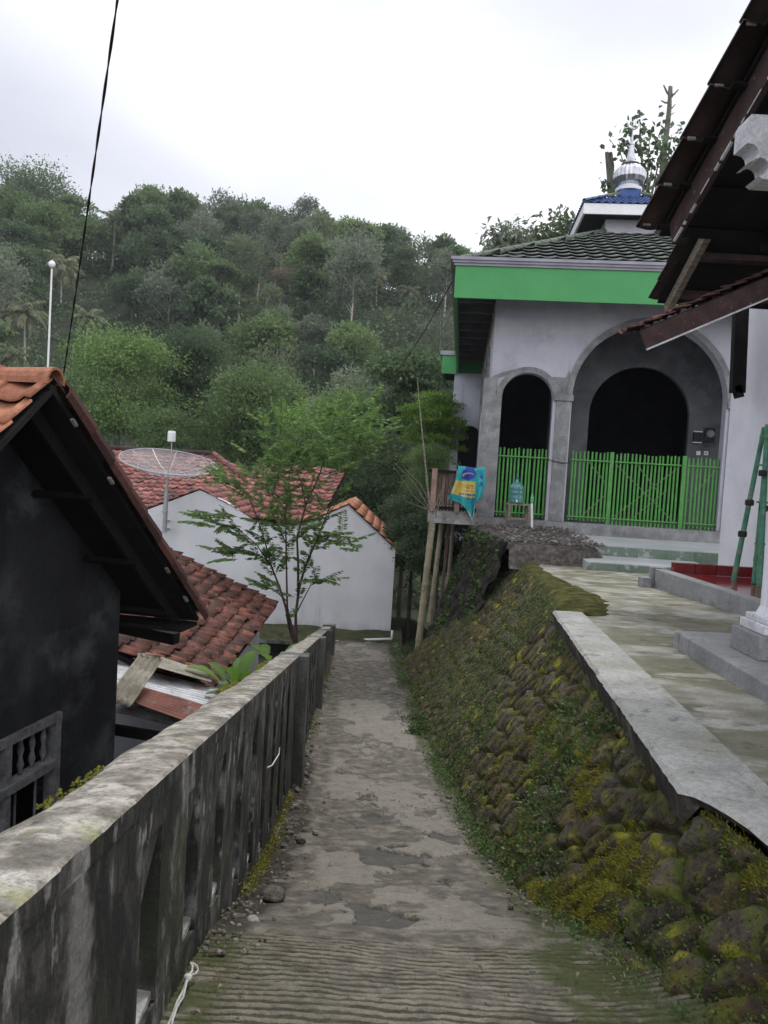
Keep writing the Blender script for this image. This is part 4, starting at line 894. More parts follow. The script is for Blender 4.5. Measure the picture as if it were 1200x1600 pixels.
# rear wing, jutting out to the left
mb = MB(); wc, wh, wsp = -3.33, .34, 1.28
mprism(mb, [(-3.92, -4.3), (-3.92, 3.45), (-3.06, 3.45), (-3.06, 1.9)] + [(-3.06, 1.9)][:0] + arc(wc, wsp, wh, 36, 180, 20) + [(wc - wh, -.2), (-3.06, -.2), (-3.06, -4.3)], 9.3, 9.5)
mbox(mb, -3.92, -3.72, 9.5, 12.4, -4.3, 3.45); mbox(mb, -3.72, 3.0, 12.2, 12.4, -4.3, 3.45)
mb.build('wing_wall', m_lav, root)
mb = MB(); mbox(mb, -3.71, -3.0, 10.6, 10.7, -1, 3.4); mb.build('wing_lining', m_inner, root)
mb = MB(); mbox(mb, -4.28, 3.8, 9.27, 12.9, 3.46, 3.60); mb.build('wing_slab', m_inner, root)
mb = MB(); mbox(mb, -4.34, -3.87, 9.2, 9.265, 3.22, 3.80); mbox(mb, -4.34, -4.285, 9.266, 12.9, 3.22, 3.80); mb.build('wing_fascia', m_green, root)
mb = MB(); mbox(mb, -4.40, -3.96, 9.15, 9.3, 3.801, 3.93); mbox(mb, -4.40, -4.25, 9.301, 12.9, 3.801, 3.93); mb.build('wing_cornice', m_trim, root)
# fittings on the porch wall
def small_thing(name, mbs, label, cat, loc=None):
    r_ = thing(name, loc, label, cat)
    for n_, b_, m_ in mbs: b_.build(n_, m_, r_)
    return r_
q = hit(1108, 680, frameM(0, 1.585, 0), DX); 
def disc(c, r, th_, ax, seg=20):
    m_ = MB(); m_.tube([c, c + ax * th_], r, seg); return m_
m1 = MB(); m1.box(q - DX * .03, (.20, .05, .30), (AX, DX, ZX)); 
gl = MB(); gl.tube([q - DX * .055 + ZX * .02, q - DX * .12 + ZX * .02, q - DX * .13 + ZX * .02], [.085, .08, .05], 20)
cb = MB(); cb.tube([q - DX * .05 + ZX * (-.13 - .1 * math.sin(R(a))) + AX * (.13 * math.cos(R(a))) for a in range(0, 181, 15)], .006, 6)
m_meter = mat('grey_meter_case', [(.3, (.16, .16, .16)), (.7, (.24, .24, .24))], 6, rough=.4)
small_thing('electricity_meter', [('back_plate', m1, m_inner), ('meter_cover', gl, m_meter), ('cable_loop', cb, m_black_pl)], 'round electricity meter with a cable loop on the dark porch wall', 'meter', q)
q = hit(1089, 683, frameM(0, 1.585, 0), DX)
m1 = MB(); m1.box(q - DX * .03, (.17, .06, .20), (AX, DX, ZX)); m2 = MB(); m2.box(q - DX * .028 + ZX * .115, (.18, .07, .02), (AX, DX, ZX)); m3 = MB(); m3.box(q - DX * .028 - ZX * .115, (.18, .07, .02), (AX, DX, ZX))
small_thing('breaker_box', [('case', m1, m_black_pl), ('edge_strip', m2, m_wplast), ('edge_strip', m3, m_wplast)], 'small black breaker box left of the round electricity meter', 'fuse box', q)
for px, lb in ((1091, 'blank pale switch plate below the black breaker box'), (1103, 'pale switch plate with a rocker below the round meter')):
    q = hit(px, 708, frameM(0, 1.585, 0), DX); m1 = MB(); m1.box(q - DX * .008, (.085, .014, .085), (AX, DX, ZX)); m2 = MB(); m2.box(q - DX * .018, (.03, .008, .045), (AX, DX, ZX))
    small_thing('light_switch', [('plate', m1, m_wplast)] + ([('rocker', m2, m_meter)] if px > 1100 else []), lb, 'switch', q)

# ------------------------------------------------------------------ green picket gates
def picket_gate(s0, s1, label, seed, off=.09, z0=-.74, z1=.62, pitch=.073, braces=(), posts_=(), drop=0.):
    rs = random.Random(seed); r_ = thing('picket_gate', frameM((s0 + s1) / 2, off, FL), label, 'gate', 'green picket gates of the prayer house')
    mb = MB(); n_ = int((s1 - s0) / pitch)
    for i in range(n_):
        s = s0 + (s1 - s0) * (i + .5) / n_ + rs.uniform(-.004, .004); a = frameM(s + rs.uniform(-.006, .006), off + rs.uniform(-.003, .003), z0 + rs.uniform(-.01, .01) - drop); b = frameM(s + rs.uniform(-.01, .01), off, z1 + rs.uniform(-.02, .015))
        mb.tube([a, a.lerp(b, .5), b], [.022, .021, .019], 8, rs.random())
    mb.build('pickets', m_gate, r_, smooth=False)
    for z in (z1 - .17, z0 + .07):
        mb = MB(); mb.tube([frameM(s0, off - .034, z), frameM(s1, off - .034, z)], .016, 8); mb.build('rail', m_gate, r_)
    for a, b in braces:
        mb = MB(); mb.tube([frameM(a[0], off + .032, a[1]), frameM(b[0], off + .032, b[1])], .012, 6); mb.build('brace', m_brace, r_)
    for s in posts_:
        mb = MB(); mbox(mb, s - .038, s + .038, off - .03, off + .03, z0 - .04, z1 + .02); mb.build('post', m_gate, r_, bevel=.004)
    return r_
picket_gate(-2.81, -1.83, 'narrow green picket gate filling the small arch behind the water bottle', 1, off=.12)
picket_gate(-1.40, -.64, 'left leaf of the wide green picket gate, next to the grey column', 2, braces=[((-1.05, .45), (-.66, 0)), ((-1.1, -.65), (-.66, -.2))], posts_=(-.60,))
picket_gate(-.54, .72, 'middle leaf of the wide green picket gate with crossed braces', 3, braces=[((-.52, .42), (.70, -.68)), ((-.52, -.66), (.70, .42)), ((-.1, .42), (.35, -.1)), ((-.15, -.66), (.5, -.05))], drop=.06)
picket_gate(.84, 1.45, 'right leaf of the wide green picket gate, touching the white wall', 4, braces=[((.86, -.3), (1.4, .4))], posts_=(.785,), drop=.03)
mb = MB(); mb.tube([frameM(-1.86, -.01, .43), frameM(-1.75, -.07, .40), frameM(-1.55, -.075, .37), frameM(-1.42, .02, .38)], .009, 6); mb.build('tie_wire', m_black_pl, label='dark wire looped round the grey column between the gates', cat='wire')

# ------------------------------------------------------------------ things in front of the prayer house
def on(px, py, Y): return P(px, py, Y)
root = thing('wooden_stand', P(812, 815, 14.62), 'low rough wooden stand holding the teal water bottle before the small gate', 'stand')
Yb = 14.55; gz = P(812, 815, Yb).z
a = P(794, 787, Yb); b = P(830, 790, Yb); tz_ = (a.z + b.z) / 2; x0_, x1_ = a.x, b.x
mb = MB(); mb.box(((x0_ + x1_) / 2, Yb + .16, tz_), (x1_ - x0_ + .05, .36, .03)); mb.build('top', m_lwood, root)
for x, y in ((x0_ + .03, Yb), (x1_ - .03, Yb), (x0_ + .03, Yb + .3), (x1_ - .03, Yb + .3)):
    mb = MB(); mb.box((x, y, (gz + tz_ - .015) / 2), (.05, .05, tz_ - .015 - gz)); mb.build('leg', m_lwood, root)
mb = MB(); mb.box(((x0_ + x1_) / 2, Yb, tz_ - .27), (x1_ - x0_ - .11, .03, .045)); mb.build('stretcher', m_lwood, root)
m_teal = mat('teal_bottle_plastic', [(.3, (.05, .17, .17)), (.6, (.09, .24, .24))], 4, rough=.12, spec=.6, grain=.1)
bc = Vector((P(808, 787, Yb).x, Yb + .15, tz_ + .016))
root = thing('water_bottle', bc, 'large teal water cooler bottle on the wooden stand', 'bottle')
prof = [(.09, 0), (.13, .01), (.135, .03), (.128, .06), (.135, .09), (.135, .13), (.127, .155), (.135, .18), (.135, .22), (.127, .245), (.135, .27), (.13, .32), (.10, .37), (.055, .40), (.032, .42), (.032, .46)]
mb = MB(); mb.lathe(bc, prof, 28); mb.build('bottle_body', m_teal, root, smooth=True)
mb = MB(); mb.lathe(bc + ZV * .46, [(.034, 0), (.034, .035), (.01, .045)], 16); mb.build('cap', m_bluetile, root)
mb = MB(); mb.tube([bc + Vector((-.02, -.13, .06)), bc + Vector((-.02, -.20, .06)), bc + Vector((-.02, -.205, .03))], .014, 8); mb.build('tap', m_wplast, root)
for k in range(3):
    pass
q = P(831, 826, 14.3); q2 = P(831, 786, 14.3)
root = thing('marker_stake', q, 'short pale stake with a small green bottle on top beside the stand', 'stake')
mb = MB(); mb.tube([q, q2], .022, 8); mb.build('stake', m_wplast, root)
mb = MB(); mb.lathe(q2, [(.028, 0), (.03, .01), (.03, .11), (.012, .16), (.012, .19)], 12); mb.build('small_bottle', mat('green_bottle', [(.3, (.05, .25, .13)), (.6, (.10, .38, .22))], 4, rough=.2, spec=.6), root, smooth=True)
# balcony with wooden railing on bamboo props
root = thing('wooden_balcony', frameM(-3.6, 0, -1), 'small balcony with brown slatted railing on bamboo props left of the small arch', 'balcony')
mb = MB(); mbox(mb, -4.12, -3.20, -.55, 2.4, -.93, -.69); mb.build('slab', m_conc, root)
mb = MB(); rs = random.Random(8)
for i in range(13):
    s = -4.08 + i * .068; mb.add(*[[frameM(s + a, o, z + (rs.uniform(-.04, .04) if z > 0 else 0)) for z in (-.688, .08) for a, o in ((0, -.53), (.052, -.53), (.052, -.512), (0, -.512))], [(3, 2, 1, 0), (4, 5, 6, 7), (0, 1, 5, 4), (1, 2, 6, 5), (2, 3, 7, 6), (3, 0, 4, 7)]], rs.random())
for i in range(34):
    o = -.50 + i * .085; p = [frameM(s, o + a, z) for z in (-.688, .08) for s, a in ((-4.10, 0), (-4.082, 0), (-4.082, .06), (-4.10, .06))]; mb.add(p, [(3, 2, 1, 0), (4, 5, 6, 7), (0, 1, 5, 4), (1, 2, 6, 5), (2, 3, 7, 6), (3, 0, 4, 7)], rs.random())
mb.build('slats', m_slat, root)
mb = MB(); mbox(mb, -4.12, -3.2, -.58, -.535, .04, .10); mbox(mb, -4.12, -3.2, -.58, -.535, -.66, -.60); mbox(mb, -4.15, -4.105, -.53, 2.4, .04, .10); mb.build('rail', m_dwood, root)
for s in (-4.08, -3.62): mb = MB(); mbox(mb, s, s + .10, -.612, -.582, -.70, .12); mb.build('post', mat('pale_board', [(.3, (.22, .14, .11)), (.7, (.36, .25, .20))], 8, rough=.8) if s < -4 else bpy.data.materials['pale_board'], root)
for (a, b, Y_, r_, mm) in (((675, 822), (652, 1027), 14.75, .068, m_bamboo), ((690, 822), (671, 972), 15.3, .05, m_bamboo), ((708, 822), (697, 950), 15.6, .04, m_bamboo)):
    A, B = P(*a, Y_), P(*b, Y_); mb = MB(); nn_ = 22; pts = []; rad = []
    A.z = -.935
    for i in range(nn_ * 2 + 1): t = i / (nn_ * 2); pts.append(B.lerp(A, t)); rad.append(r_ * (1.12 if i % 6 == 0 else 1.0) * (1 - .1 * t))
    mb.tube(pts, rad, 12); mb.build('bamboo_prop', mm, root)
A, B = P(701, 822, 15.45), P(685, 985, 15.45); A.z = -.935; mb = MB(); mb.bar(B, A, .13, .05); mb.build('plank_prop', m_slat, root)
# printed sack hanging over the railing (real printed colours as vertex colours)
nu, nv = 90, 100; U, V_ = np.meshgrid(np.linspace(0, 1, nu), np.linspace(0, 1, nv))
yc = 14.28
top_l, top_r = hit(716, 729, frameM(0, -.66, 0), DX), hit(758, 732, frameM(0, -.66, 0), DX)
bot = np.interp(U, [0, .3, .55, .72, .78, .86, 1], [.62, .68, .86, 1.02, .62, .58, .56])
S_ = (top_r - top_l)
Xc = top_l.x + S_.x * U + (-.14 * (1 - U)) * V_ * .9 + .03 * np.sin(V_ * 5 + U * 6) * V_; Yc = top_l.y + S_.y * U - .04 - .045 * np.sin(U * 13 + V_ * 3) * V_ ** .6 - .03 * np.sin(U * 27 - V_ * 2) * V_ - .05 * (fbm(U * 3, V_ * 3, 3, 5) - .5); Zc = top_l.z + S_.z * U - bot * V_ * 1.02
# wrap over the rail at the top
Yc = np.where(V_ < .06, Yc + (.06 - V_) * 1.2, Yc); Zc = np.where(V_ < .06, top_l.z + S_.z * U + .0 - .06 * bot + .05 * np.sin((V_ / .06) * np.pi * .5), Zc)
col = np.ones((nv, nu, 4)); T_ = np.array((.03, .34, .38)); Ye = np.array((.62, .50, .12)); Bl = np.array((.03, .06, .30)); Wh = np.array((.55, .60, .60))
def setc(m_, c): col[m_, :3] = c
setc(np.ones_like(U, bool), T_)
D_ = V_ * bot
setc((D_ > .26) & (D_ < .50 + .12 * U) & (U < .70) & (U > .02), Ye)
setc(((U - .42) / .26) ** 2 + ((D_ - .13) / .11) ** 2 < 1, Bl); setc((((U - .42) / .22) ** 2 + ((D_ - .15) / .05) ** 2 < 1) & (((U - .46) / .2) ** 2 + ((D_ - .17) / .05) ** 2 > 1), Wh * .6)
for (u0, u1, d0, d1, sd) in ((.30, .66, .33, .355, 1), (.34, .68, .37, .40, 2), (.34, .66, .43, .45, 3), (.25, .70, .49, .53, 4), (.45, .7, .56, .60, 5), (.5, .7, .63, .66, 6)):
    lt = (fbm(U * 60 + sd, D_ * 30, 2, sd) > .5); setc((U > u0) & (U < u1) & (D_ > d0 + .02 * (U - .5)) & (D_ < d1 + .02 * (U - .5)) & lt, Bl if sd > 2 else np.array((.35, .06, .03)))
setc((U > .80) & (U < .93) & (D_ > .14) & (D_ < .34) & (fbm(U * 30, D_ * 20, 2, 9) > .47), Bl); setc((D_ > bot - .03) & (U > .5) & (U < .77), Wh)
m_sack = mat('printed_sack', [(0, (0, 0, 0)), (1, (1, 1, 1))], vcol='col', rough=.45, bump=[(12, .3)], translucent=.15)
ob = np_obj('printed_sack', np.stack([Xc, Yc, Zc], -1), grid_faces(nv, nu), m_sack, attrs=dict(col=col.reshape(-1, 4)), label='turquoise and yellow printed plastic sack hung over the balcony railing', cat='sack')
sd_ = ob.modifiers.new('s', 'SOLIDIFY'); sd_.thickness = .006
# bare climbing sticks beside the balcony
mb = MB(); rs = random.Random(4)
mb.tube([P(672, 800, 13.6), P(664, 720, 13.6), P(656, 640, 13.6), P(652, 590, 13.6)], [.02, .016, .012, .006], 6)
for k in range(8):
    a = P(676 + rs.uniform(-4, 6), 805 + rs.uniform(-8, 8), 13.9); b = a + Vector((rs.uniform(-1.0, .3), rs.uniform(-.4, .4), rs.uniform(.1, 1.0))); mb.tube([a, a.lerp(b, .5) + Vector((0, 0, rs.uniform(-.1, .15))), b], [.009, .006, .003], 5)
mb.build('dry_vine', m_lwood, label='dry leafless climbing stems tangled at the left end of the balcony', cat='vine')

# ------------------------------------------------------------------ white house on the right
PF = -1.05
root = thing('white_house', (5, 8, PF), 'white house with dark tiled roofs and wide eaves on the right of the terrace', 'house')
mb = MB(); mb.box((6.2, 7.6, .9), (3.0, 6.2, 4.2)); mb.build('wall', m_white, root)
# main roof: eave across the view, verge along the terrace
g1 = Vector((-.04, 1, -.47)).normalized(); u1 = Vector((1, .04, 0)).normalized(); n1 = u1.cross(-g1); n1 = n1 if n1.z > 0 else -n1
E1 = Vector((1.69, 5.60, 1.83)); LW1 = 4.9
tile_roof('main_tiles', m_darktile, E1, u1, -g1, 6.0, LW1, tw=.22, th=.37, amp=.02, lip=.035, parent=root, seed=51, jit=.006)
mb = MB(); a = E1 - n1 * .02 + u1 * .16; mb.prism([a, a + u1 * 5.9, a + u1 * 5.9 - g1 * LW1, a - g1 * LW1], -n1 * .02); 
top1 = E1 - g1 * LW1
g1b = Vector((-.04, -1, -.47)).normalized()
mb.prism([top1 + u1 * .16 - n1 * .01, top1 + u1 * 5.9 - n1 * .01, top1 + u1 * 5.9 + g1b * 4.5, top1 + u1 * .16 + g1b * 4.5], -n1 * .03)
mb.build('roof_deck', m_dwood, root)
mb = MB(); a = E1 + u1 * .20 - n1 * .12; mb.bar(a - g1 * .12, a - g1 * LW1, .035, .20, n1); mb.build('bargeboard', m_barge, root)
mb = MB(); rs = random.Random(6); q_ = .15
while q_ < LW1 - .1:
    l_ = rs.uniform(.03, .16); c = E1 + u1 * .20 - n1 * (.215 + rs.uniform(-.004, .003)) - g1 * (q_ + l_ / 2); mb.box(c - u1 * .012, (.016, l_, rs.uniform(.006, .016)), (u1, g1, n1)); q_ += l_ + rs.uniform(.0, .10)
mb.build('peeling_paint', m_fleck, root, kind='stuff')
mb = MB()
for q in (.9, 1.7, 2.5, 3.3, 4.1, 4.9): a = E1 + u1 * q - n1 * .10; mb.bar(a - g1 * .03, a - g1 * LW1, .06, .10, n1)
mb.build('rafter', m_dwood, root)
mb = MB()
for k in range(12): a = E1 - n1 * .045 - g1 * (.1 + k * .37); mb.bar(a + u1 * .1, a + u1 * 5.8, .04, .025, n1)
mb.build('batten', m_dwood, root)
mb = MB(); a = E1 - n1 * .24 - g1 * 1.9; mb.bar(a + u1 * .14, a + u1 * 5.8, .10, .14, n1); mb.build('purlin', m_dwood, root)
mb = MB(); 
for k in range(11): a = E1 - g1 * (.06 + k * .37) + u1 * .05; mb.box(a - n1 * .004, (.05, .012, .012 + .006 * (k % 3)), (u1, g1, n1))
mb.build('mortar_scrap', m_conc, root, kind='stuff')
# scalloped white beam end and the column that carries it
mb = MB(); prof = [(1.86, 2.04), (1.845, 2.0), (1.845, 1.885)]
for cx_, cz_, r_ in ((1.865, 1.835, .05), (1.925, 1.765, .05)):
    prof += [(cx_ + r_ * math.sin(R(a)) * 1.0 - .02 + .02, cz_ + r_ * math.cos(R(a))) for a in (0, 30, 60, 90, 120, 150, 180)]
prof += [(1.95, 1.70), (4.4, 1.70), (4.4, 2.04)]
mb.prism([(x, 4.26, z) for x, z in prof], (0, .16, 0)); mb.build('beam_end', m_fleck, root)
mb = MB(); mb.box((2.55, 5.9, PF - .16), (.0, .0, .0)) if 0 else None
cxx, cyy = 2.64, 5.02
mb = MB(); mb.lathe((cxx, cyy, -.80), [(.15, 0), (.135, .03), (.12, .06), (.118, 2.4), (.14, 2.46), (.14, 2.5)], 28, flute=.10); mb.build('column', m_white, root)
mb = MB(); mb.box((cxx, cyy, -.982), (.44, .40, .155)); mb.build('column_base', m_greystep, root, bevel=.006)
mb = MB(); mb.box((cxx, cyy, -.872), (.36, .34, .062)); mb.box((cxx, cyy, -.82), (.31, .30, .04)); mb.build('column_base', m_fleck, root, bevel=.006)
# grey step
mb = MB(); mb.prism([(2.18, 3.3, -1.5), (2.225, 5.72, -1.5), (6.5, 5.9, -1.5), (6.5, 3.3, -1.5)], (0, 0, .44)); mb.build('step', m_greystep, root, bevel=.012)
# red porch floor and its cement kerb
mb = MB(); mb.prism([(3.80, 7.05, -1.5), (3.60, 9.46, -1.5), (4.7, 9.46, -1.5), (4.7, 7.05, -1.5)], (0, 0, .45)); mb.build('porch_floor', m_redfl, root)
mb = MB(); mb.hexa([(3.66, 6.95, -1.5), (3.80, 6.95, -1.5), (3.60, 9.6, -1.5), (3.44, 9.6, -1.5), (3.66, 6.95, -1.035), (3.80, 6.95, -1.035), (3.60, 9.6, -1.02), (3.44, 9.6, -1.02)]); mb.build('porch_kerb', m_greystep, root, bevel=.01)
mb = MB(); mb.box((3.50, 9.66, -1.19), (.20, .10, .38)); mb.box((3.33, 9.62, -1.24), (.13, .16, .22)); mb.build('kerb_end', m_band, root, bevel=.015)
mb = MB()
for k in range(4):
    mb.box((3.62 + .27 * k + .135, 9.52, -.985), (.262, .10, .13))
for k in range(8): mb.box((4.688, 9.46 - .31 * k - .155, -.985), (.022, .30, .13))
mb.build('red_skirting', m_redfl, root, bevel=.003)
# rear, lower roof with a pale verge rafter
g2 = Vector((0, 1, -.55)).normalized(); u2 = Vector((1, 0, 0)); n2 = u2.cross(-g2); n2 = n2 if n2.z > 0 else -n2; E2 = Vector((3.06, 9.45, 2.26))
tile_roof('rear_tiles', m_darktile, E2, u2, -g2, 4.6, 3.3, tw=.22, th=.30, amp=.02, lip=.035, parent=root, seed=52)
mb = MB(); a = E2 + u2 * .1 - n2 * .02; mb.prism([a, a + u2 * 4.5, a + u2 * 4.5 - g2 * 3.3, a - g2 * 3.3], -n2 * .02); mb.build('rear_deck', m_dwood, root)
mb = MB(); a = E2 + u2 * .22 - n2 * .11; mb.bar(a + g2 * .02, a - g2 * 3.2, .07, .13, n2); mb.build('verge_rafter', m_lwood, root)
mb = MB()
for k in range(3): a = E2 - n2 * .11 - g2 * (.25 + .6 * k); mb.bar(a + u2 * .28, a + u2 * 4, .06, .09, n2)
mb.build('rear_purlin', m_barge, root)
# small tiled porch roof sloping to the left
a3 = hit(1205, 424, (0, 8.4, 0), (0, 1, 0)); b3 = hit(984, 517, (0, 8.4, 0), (0, 1, 0))
g3_ = (b3 - a3).normalized(); L3 = (b3 - a3).length + .9; n3 = Vector((-g3_.z, 0, g3_.x)); n3 = n3 if n3.z > 0 else -n3
tile_roof('porch_tiles', m_redtile, Vector((b3.x, 8.40, b3.z)), Vector((0, 1, 0)), -g3_, .42, L3, tw=.2, th=.17, amp=.02, lip=.03, parent=root, seed=53, jit=.009)
mb = MB(); a = Vector((b3.x + .03, 8.43, b3.z)) - n3 * .02; mb.prism([a, a + Vector((0, .38, 0)), a + Vector((0, .38, 0)) - g3_ * L3, a - g3_ * L3], -n3 * .03); mb.build('porch_deck', m_dwood, root)
mb = MB(); a = Vector((b3.x, 8.42, b3.z)) - n3 * .145 - g3_ * .10; mb.bar(a, a - g3_ * (L3 - .15), .03, .20, n3); mb.build('porch_bargeboard', m_barge, root)
mb = MB(); a = Vector((b3.x, 8.42, b3.z)) - n3 * .256 - g3_ * .10; mb.bar(a - Vector((0, .004, 0)), a - g3_ * (L3 - .15), .034, .018, n3); mb.build('peeling_edge', m_fleck, root)
mb = MB(); a, b = P(1158, 470, 9.9), P(1152, 614, 9.9); mb.bar(a, b, .17, .10, (0, -1, 0)); mb.bar(b + Vector((-.02, 0, .09)), b + Vector((.03, 0, -.06)), .09, .10, (0, -1, 0)); mb.build('bracket_post', m_dwood, root)

# green bamboo trestle ladder leaning on the wall
root = thing('bamboo_ladder', (4.3, 9, PF), 'green painted bamboo ladder standing on the red porch against the white wall', 'ladder')
A, B = P(1146, 908, 9.2), P(1194, 668, 9.25); mb = MB(); mb.tube([A, A.lerp(B, .5), B], [.034, .032, .028], 8); mb.build('pole', m_gbam, root)
A2, B2 = P(1186, 917, 8.7), P(1199, 664, 9.1); mb = MB(); mb.tube([A2, A2.lerp(B2, .5), B2], [.038, .035, .03], 8); mb.build('pole', m_gbam, root)
A3, B3 = P(1178, 912, 8.85), P(1196, 720, 9.05); mb = MB(); mb.tube([A3, B3], [.03, .028], 8); mb.build('pole', m_gbam, root)
A4, B4 = A2 + Vector((.42, .1, 0)), B2 + Vector((.3, .1, 0)); mb = MB(); mb.tube([A4, B4], [.038, .03], 8); mb.build('pole', m_gbam, root)
for py in (683, 727, 785, 850):
    a = P(1199 - (py - 664) * .05, py, 9.0); mb = MB(); mb.tube([a - Vector((.08, 0, 0)), a + Vector((.42, .05, 0))], .012, 6); mb.build('rung', m_gate, root)
for py, xx_ in ((795, 1193), (786, 1171), (740, 1192), (875, 1184), (835, 1160)):
    a = P(xx_, py, 8.95); mb = MB(); mb.lathe(a - ZV * .03, [(.045, 0), (.05, .02), (.05, .05), (.045, .07)], 10); mb.build('binding', m_strap, root)

# ------------------------------------------------------------------ white gabled houses beyond the path
root = thing('white_gabled_house', (-2, 19, YARD), 'long white plastered house with two gables and red tiled roofs past the path', 'house')
YG = 18.6
wpx = [(150, 845), (229, 797), (312, 766), (352, 783), (396, 812), (431, 822), (470, 822), (545, 789), (618, 858), (608, 1012), (150, 1030)]
mb = MB(); pts = [hit(x, y, (0, YG, 0), (0, 1, 0)) for x, y in wpx]; pts[-2].z -= .3; pts[-1].z = YARD; 
mb.prism(pts, (0, .2, 0)); 
mb.hexa([(pts[8].x - .2, YG + .201, YARD), (pts[8].x, YG + .201, YARD), (pts[8].x, YG + 5, YARD), (pts[8].x - .2, YG + 5, YARD), (pts[8].x - .2, YG + .201, pts[8].z), (pts[8].x, YG + .201, pts[8].z), (pts[8].x, YG + 5, pts[8].z), (pts[8].x - .2, YG + 5, pts[8].z)])
mb.build('wall', m_white2, root)
# right gable roof
ap, ri = pts[7], pts[8]; vv = (ri - ap).normalized(); ov = .45; Lg = (ri - ap).length + ov; dY = Vector((0, 1, 0))
tile_roof('right_gable_tiles', m_orange, ri + vv * ov + ZV * .03 - dY * .1, dY, -vv, 4.2, Lg, tw=.22, th=.26, parent=root, seed=61)
mb = MB(); q = vv.cross(dY); q = q if q.z > 0 else -q; a, b = ap - dY * .07, ri + vv * ov - dY * .07; mb.prism([a, b, b + dY * 4.1, a + dY * 4.1], -q * .06 if 0 else q * .02); mb.build('right_gable_deck', m_dwood, root)
vl = (pts[6] - ap).normalized()
tile_roof('right_gable_tiles', m_orange, pts[6] + ZV * .03 - dY * .04, dY, -vl, 4.2, (pts[6] - ap).length, tw=.22, th=.26, parent=root, seed=62)
# roof between the gables, eave towards us
e0, e1 = pts[4] + Vector((-.1, -.12, .04)), pts[6] + Vector((.15, -.12, .04)); du = (e1 - e0); du.z = 0; Lu3 = du.length; du.normalize(); wv3 = Vector((0, 1, .55)).normalized()
tile_roof('middle_tiles', m_fartile, e0, du, wv3, Lu3, 2.2, tw=.22, th=.26, parent=root, seed=63)
# left gable roof slopes
al, ll = pts[2], pts[0]; v4 = (al - pts[1]).normalized()
tile_roof('left_gable_tiles', m_fartile, pts[1] - v4 * 1.6 + ZV * .03 - dY * .02, dY, v4, 5.0, (al - pts[1]).length + 1.6, tw=.22, th=.26, parent=root, seed=64)
v5 = (al - pts[4]).normalized(); tile_roof('left_gable_tiles', m_fartile, pts[4] + ZV * .03 - dY * .02, dY, v5, 5.0, (al - pts[4]).length, tw=.22, th=.26, parent=root, seed=65)
# taller tiled roof behind
root = thing('red_roofed_house', (-6, 26, -6), 'large house behind with a broad weathered red tiled hipped roof', 'house')
YR = 27.0
r0, r1 = P(120, 699, YR), P(334, 711, YR); e_l = P(90, 800, 23.2); rd = (r1 - r0); rd.z = 0; rd.normalize()
zE = -1.75; runR = 4.2; zR = (r0.z + r1.z) / 2
w5 = Vector((-rd.y, rd.x, 0)); w5 = w5 if w5.y > 0 else -w5
w5s = (w5 * runR + ZV * (zR - zE)).normalized(); LwR = math.hypot(runR, zR - zE)
E5 = Vector((r0.x - 2, r0.y, 0)) - w5 * runR + ZV * zE; 
hx0 = (Vector((r1.x, r1.y, 0)) - Vector((E5.x, E5.y, 0))).dot(rd)
def hclip(c):
    d = Vector(c) - E5; t = (c[2] - zE) / (zR - zE); return d.dot(rd) < hx0 + runR * .9 * (1 - t) + .05
tile_roof('front_slope', m_fartile, E5, rd, w5s, hx0 + runR * .95, LwR, tw=.24, th=.28, parent=root, seed=66, clip=hclip, jit=.009)
hp0, hp1 = Vector((r1.x, r1.y, zR)), E5 + rd * (hx0 + runR * .9); ridge_tiles('hip_tiles', m_fartile, hp1 + ZV * .04, hp0 + ZV * .04, .1, .35, root, 67)
ridge_tiles('ridge_tiles', m_darktile, Vector((r0.x - 2, r0.y, zR + .03)), Vector((r1.x, r1.y, zR + .03)), .11, .35, root, 68)
# right-hand slope beyond the hip (lower)
hb = hp0 + w5 * 3; 
mb = MB(); back = E5 + w5 * (2 * runR); mb.prism([E5 + rd * .02 - ZV * .06, hp1 - ZV * .06, hp0 - ZV * .06, Vector((r0.x - 2, r0.y, zR - .06))], -ZV * .05)
mb.prism([hp1 - ZV * .06, hp1 + w5 * 2 * runR * .98 - ZV * .06, hp0 - ZV * .06], -ZV * .05); mb.build('roof_deck', m_dwood, root)
w6 = (hp0 - (hp1 + w5 * runR)); w6.normalize()
def hclip2(c):
    d = Vector(c) - hp1; t = (c[2] - zE) / (zR - zE); return runR * t - .05 < d.dot(w5) < 2 * runR - runR * t + .05
tile_roof('hip_slope', m_fartile, hp1, w5, w6, 2 * runR, (hp0 - (hp1 + w5 * runR)).length, tw=.24, th=.28, parent=root, seed=69, clip=hclip2, jit=.009)
mb = MB(); mb.prism([(E5.x + .5, E5.y + .4, -6.5), (hp1.x - .4, hp1.y + .4, -6.5), (hp1.x - .4, hp1.y + 2 * runR - .4, -6.5), (E5.x + .5, E5.y + 2 * runR - .4, -6.5)], (0, 0, 6.5 + zE - .05)); mb.build('wall', m_white2, root)
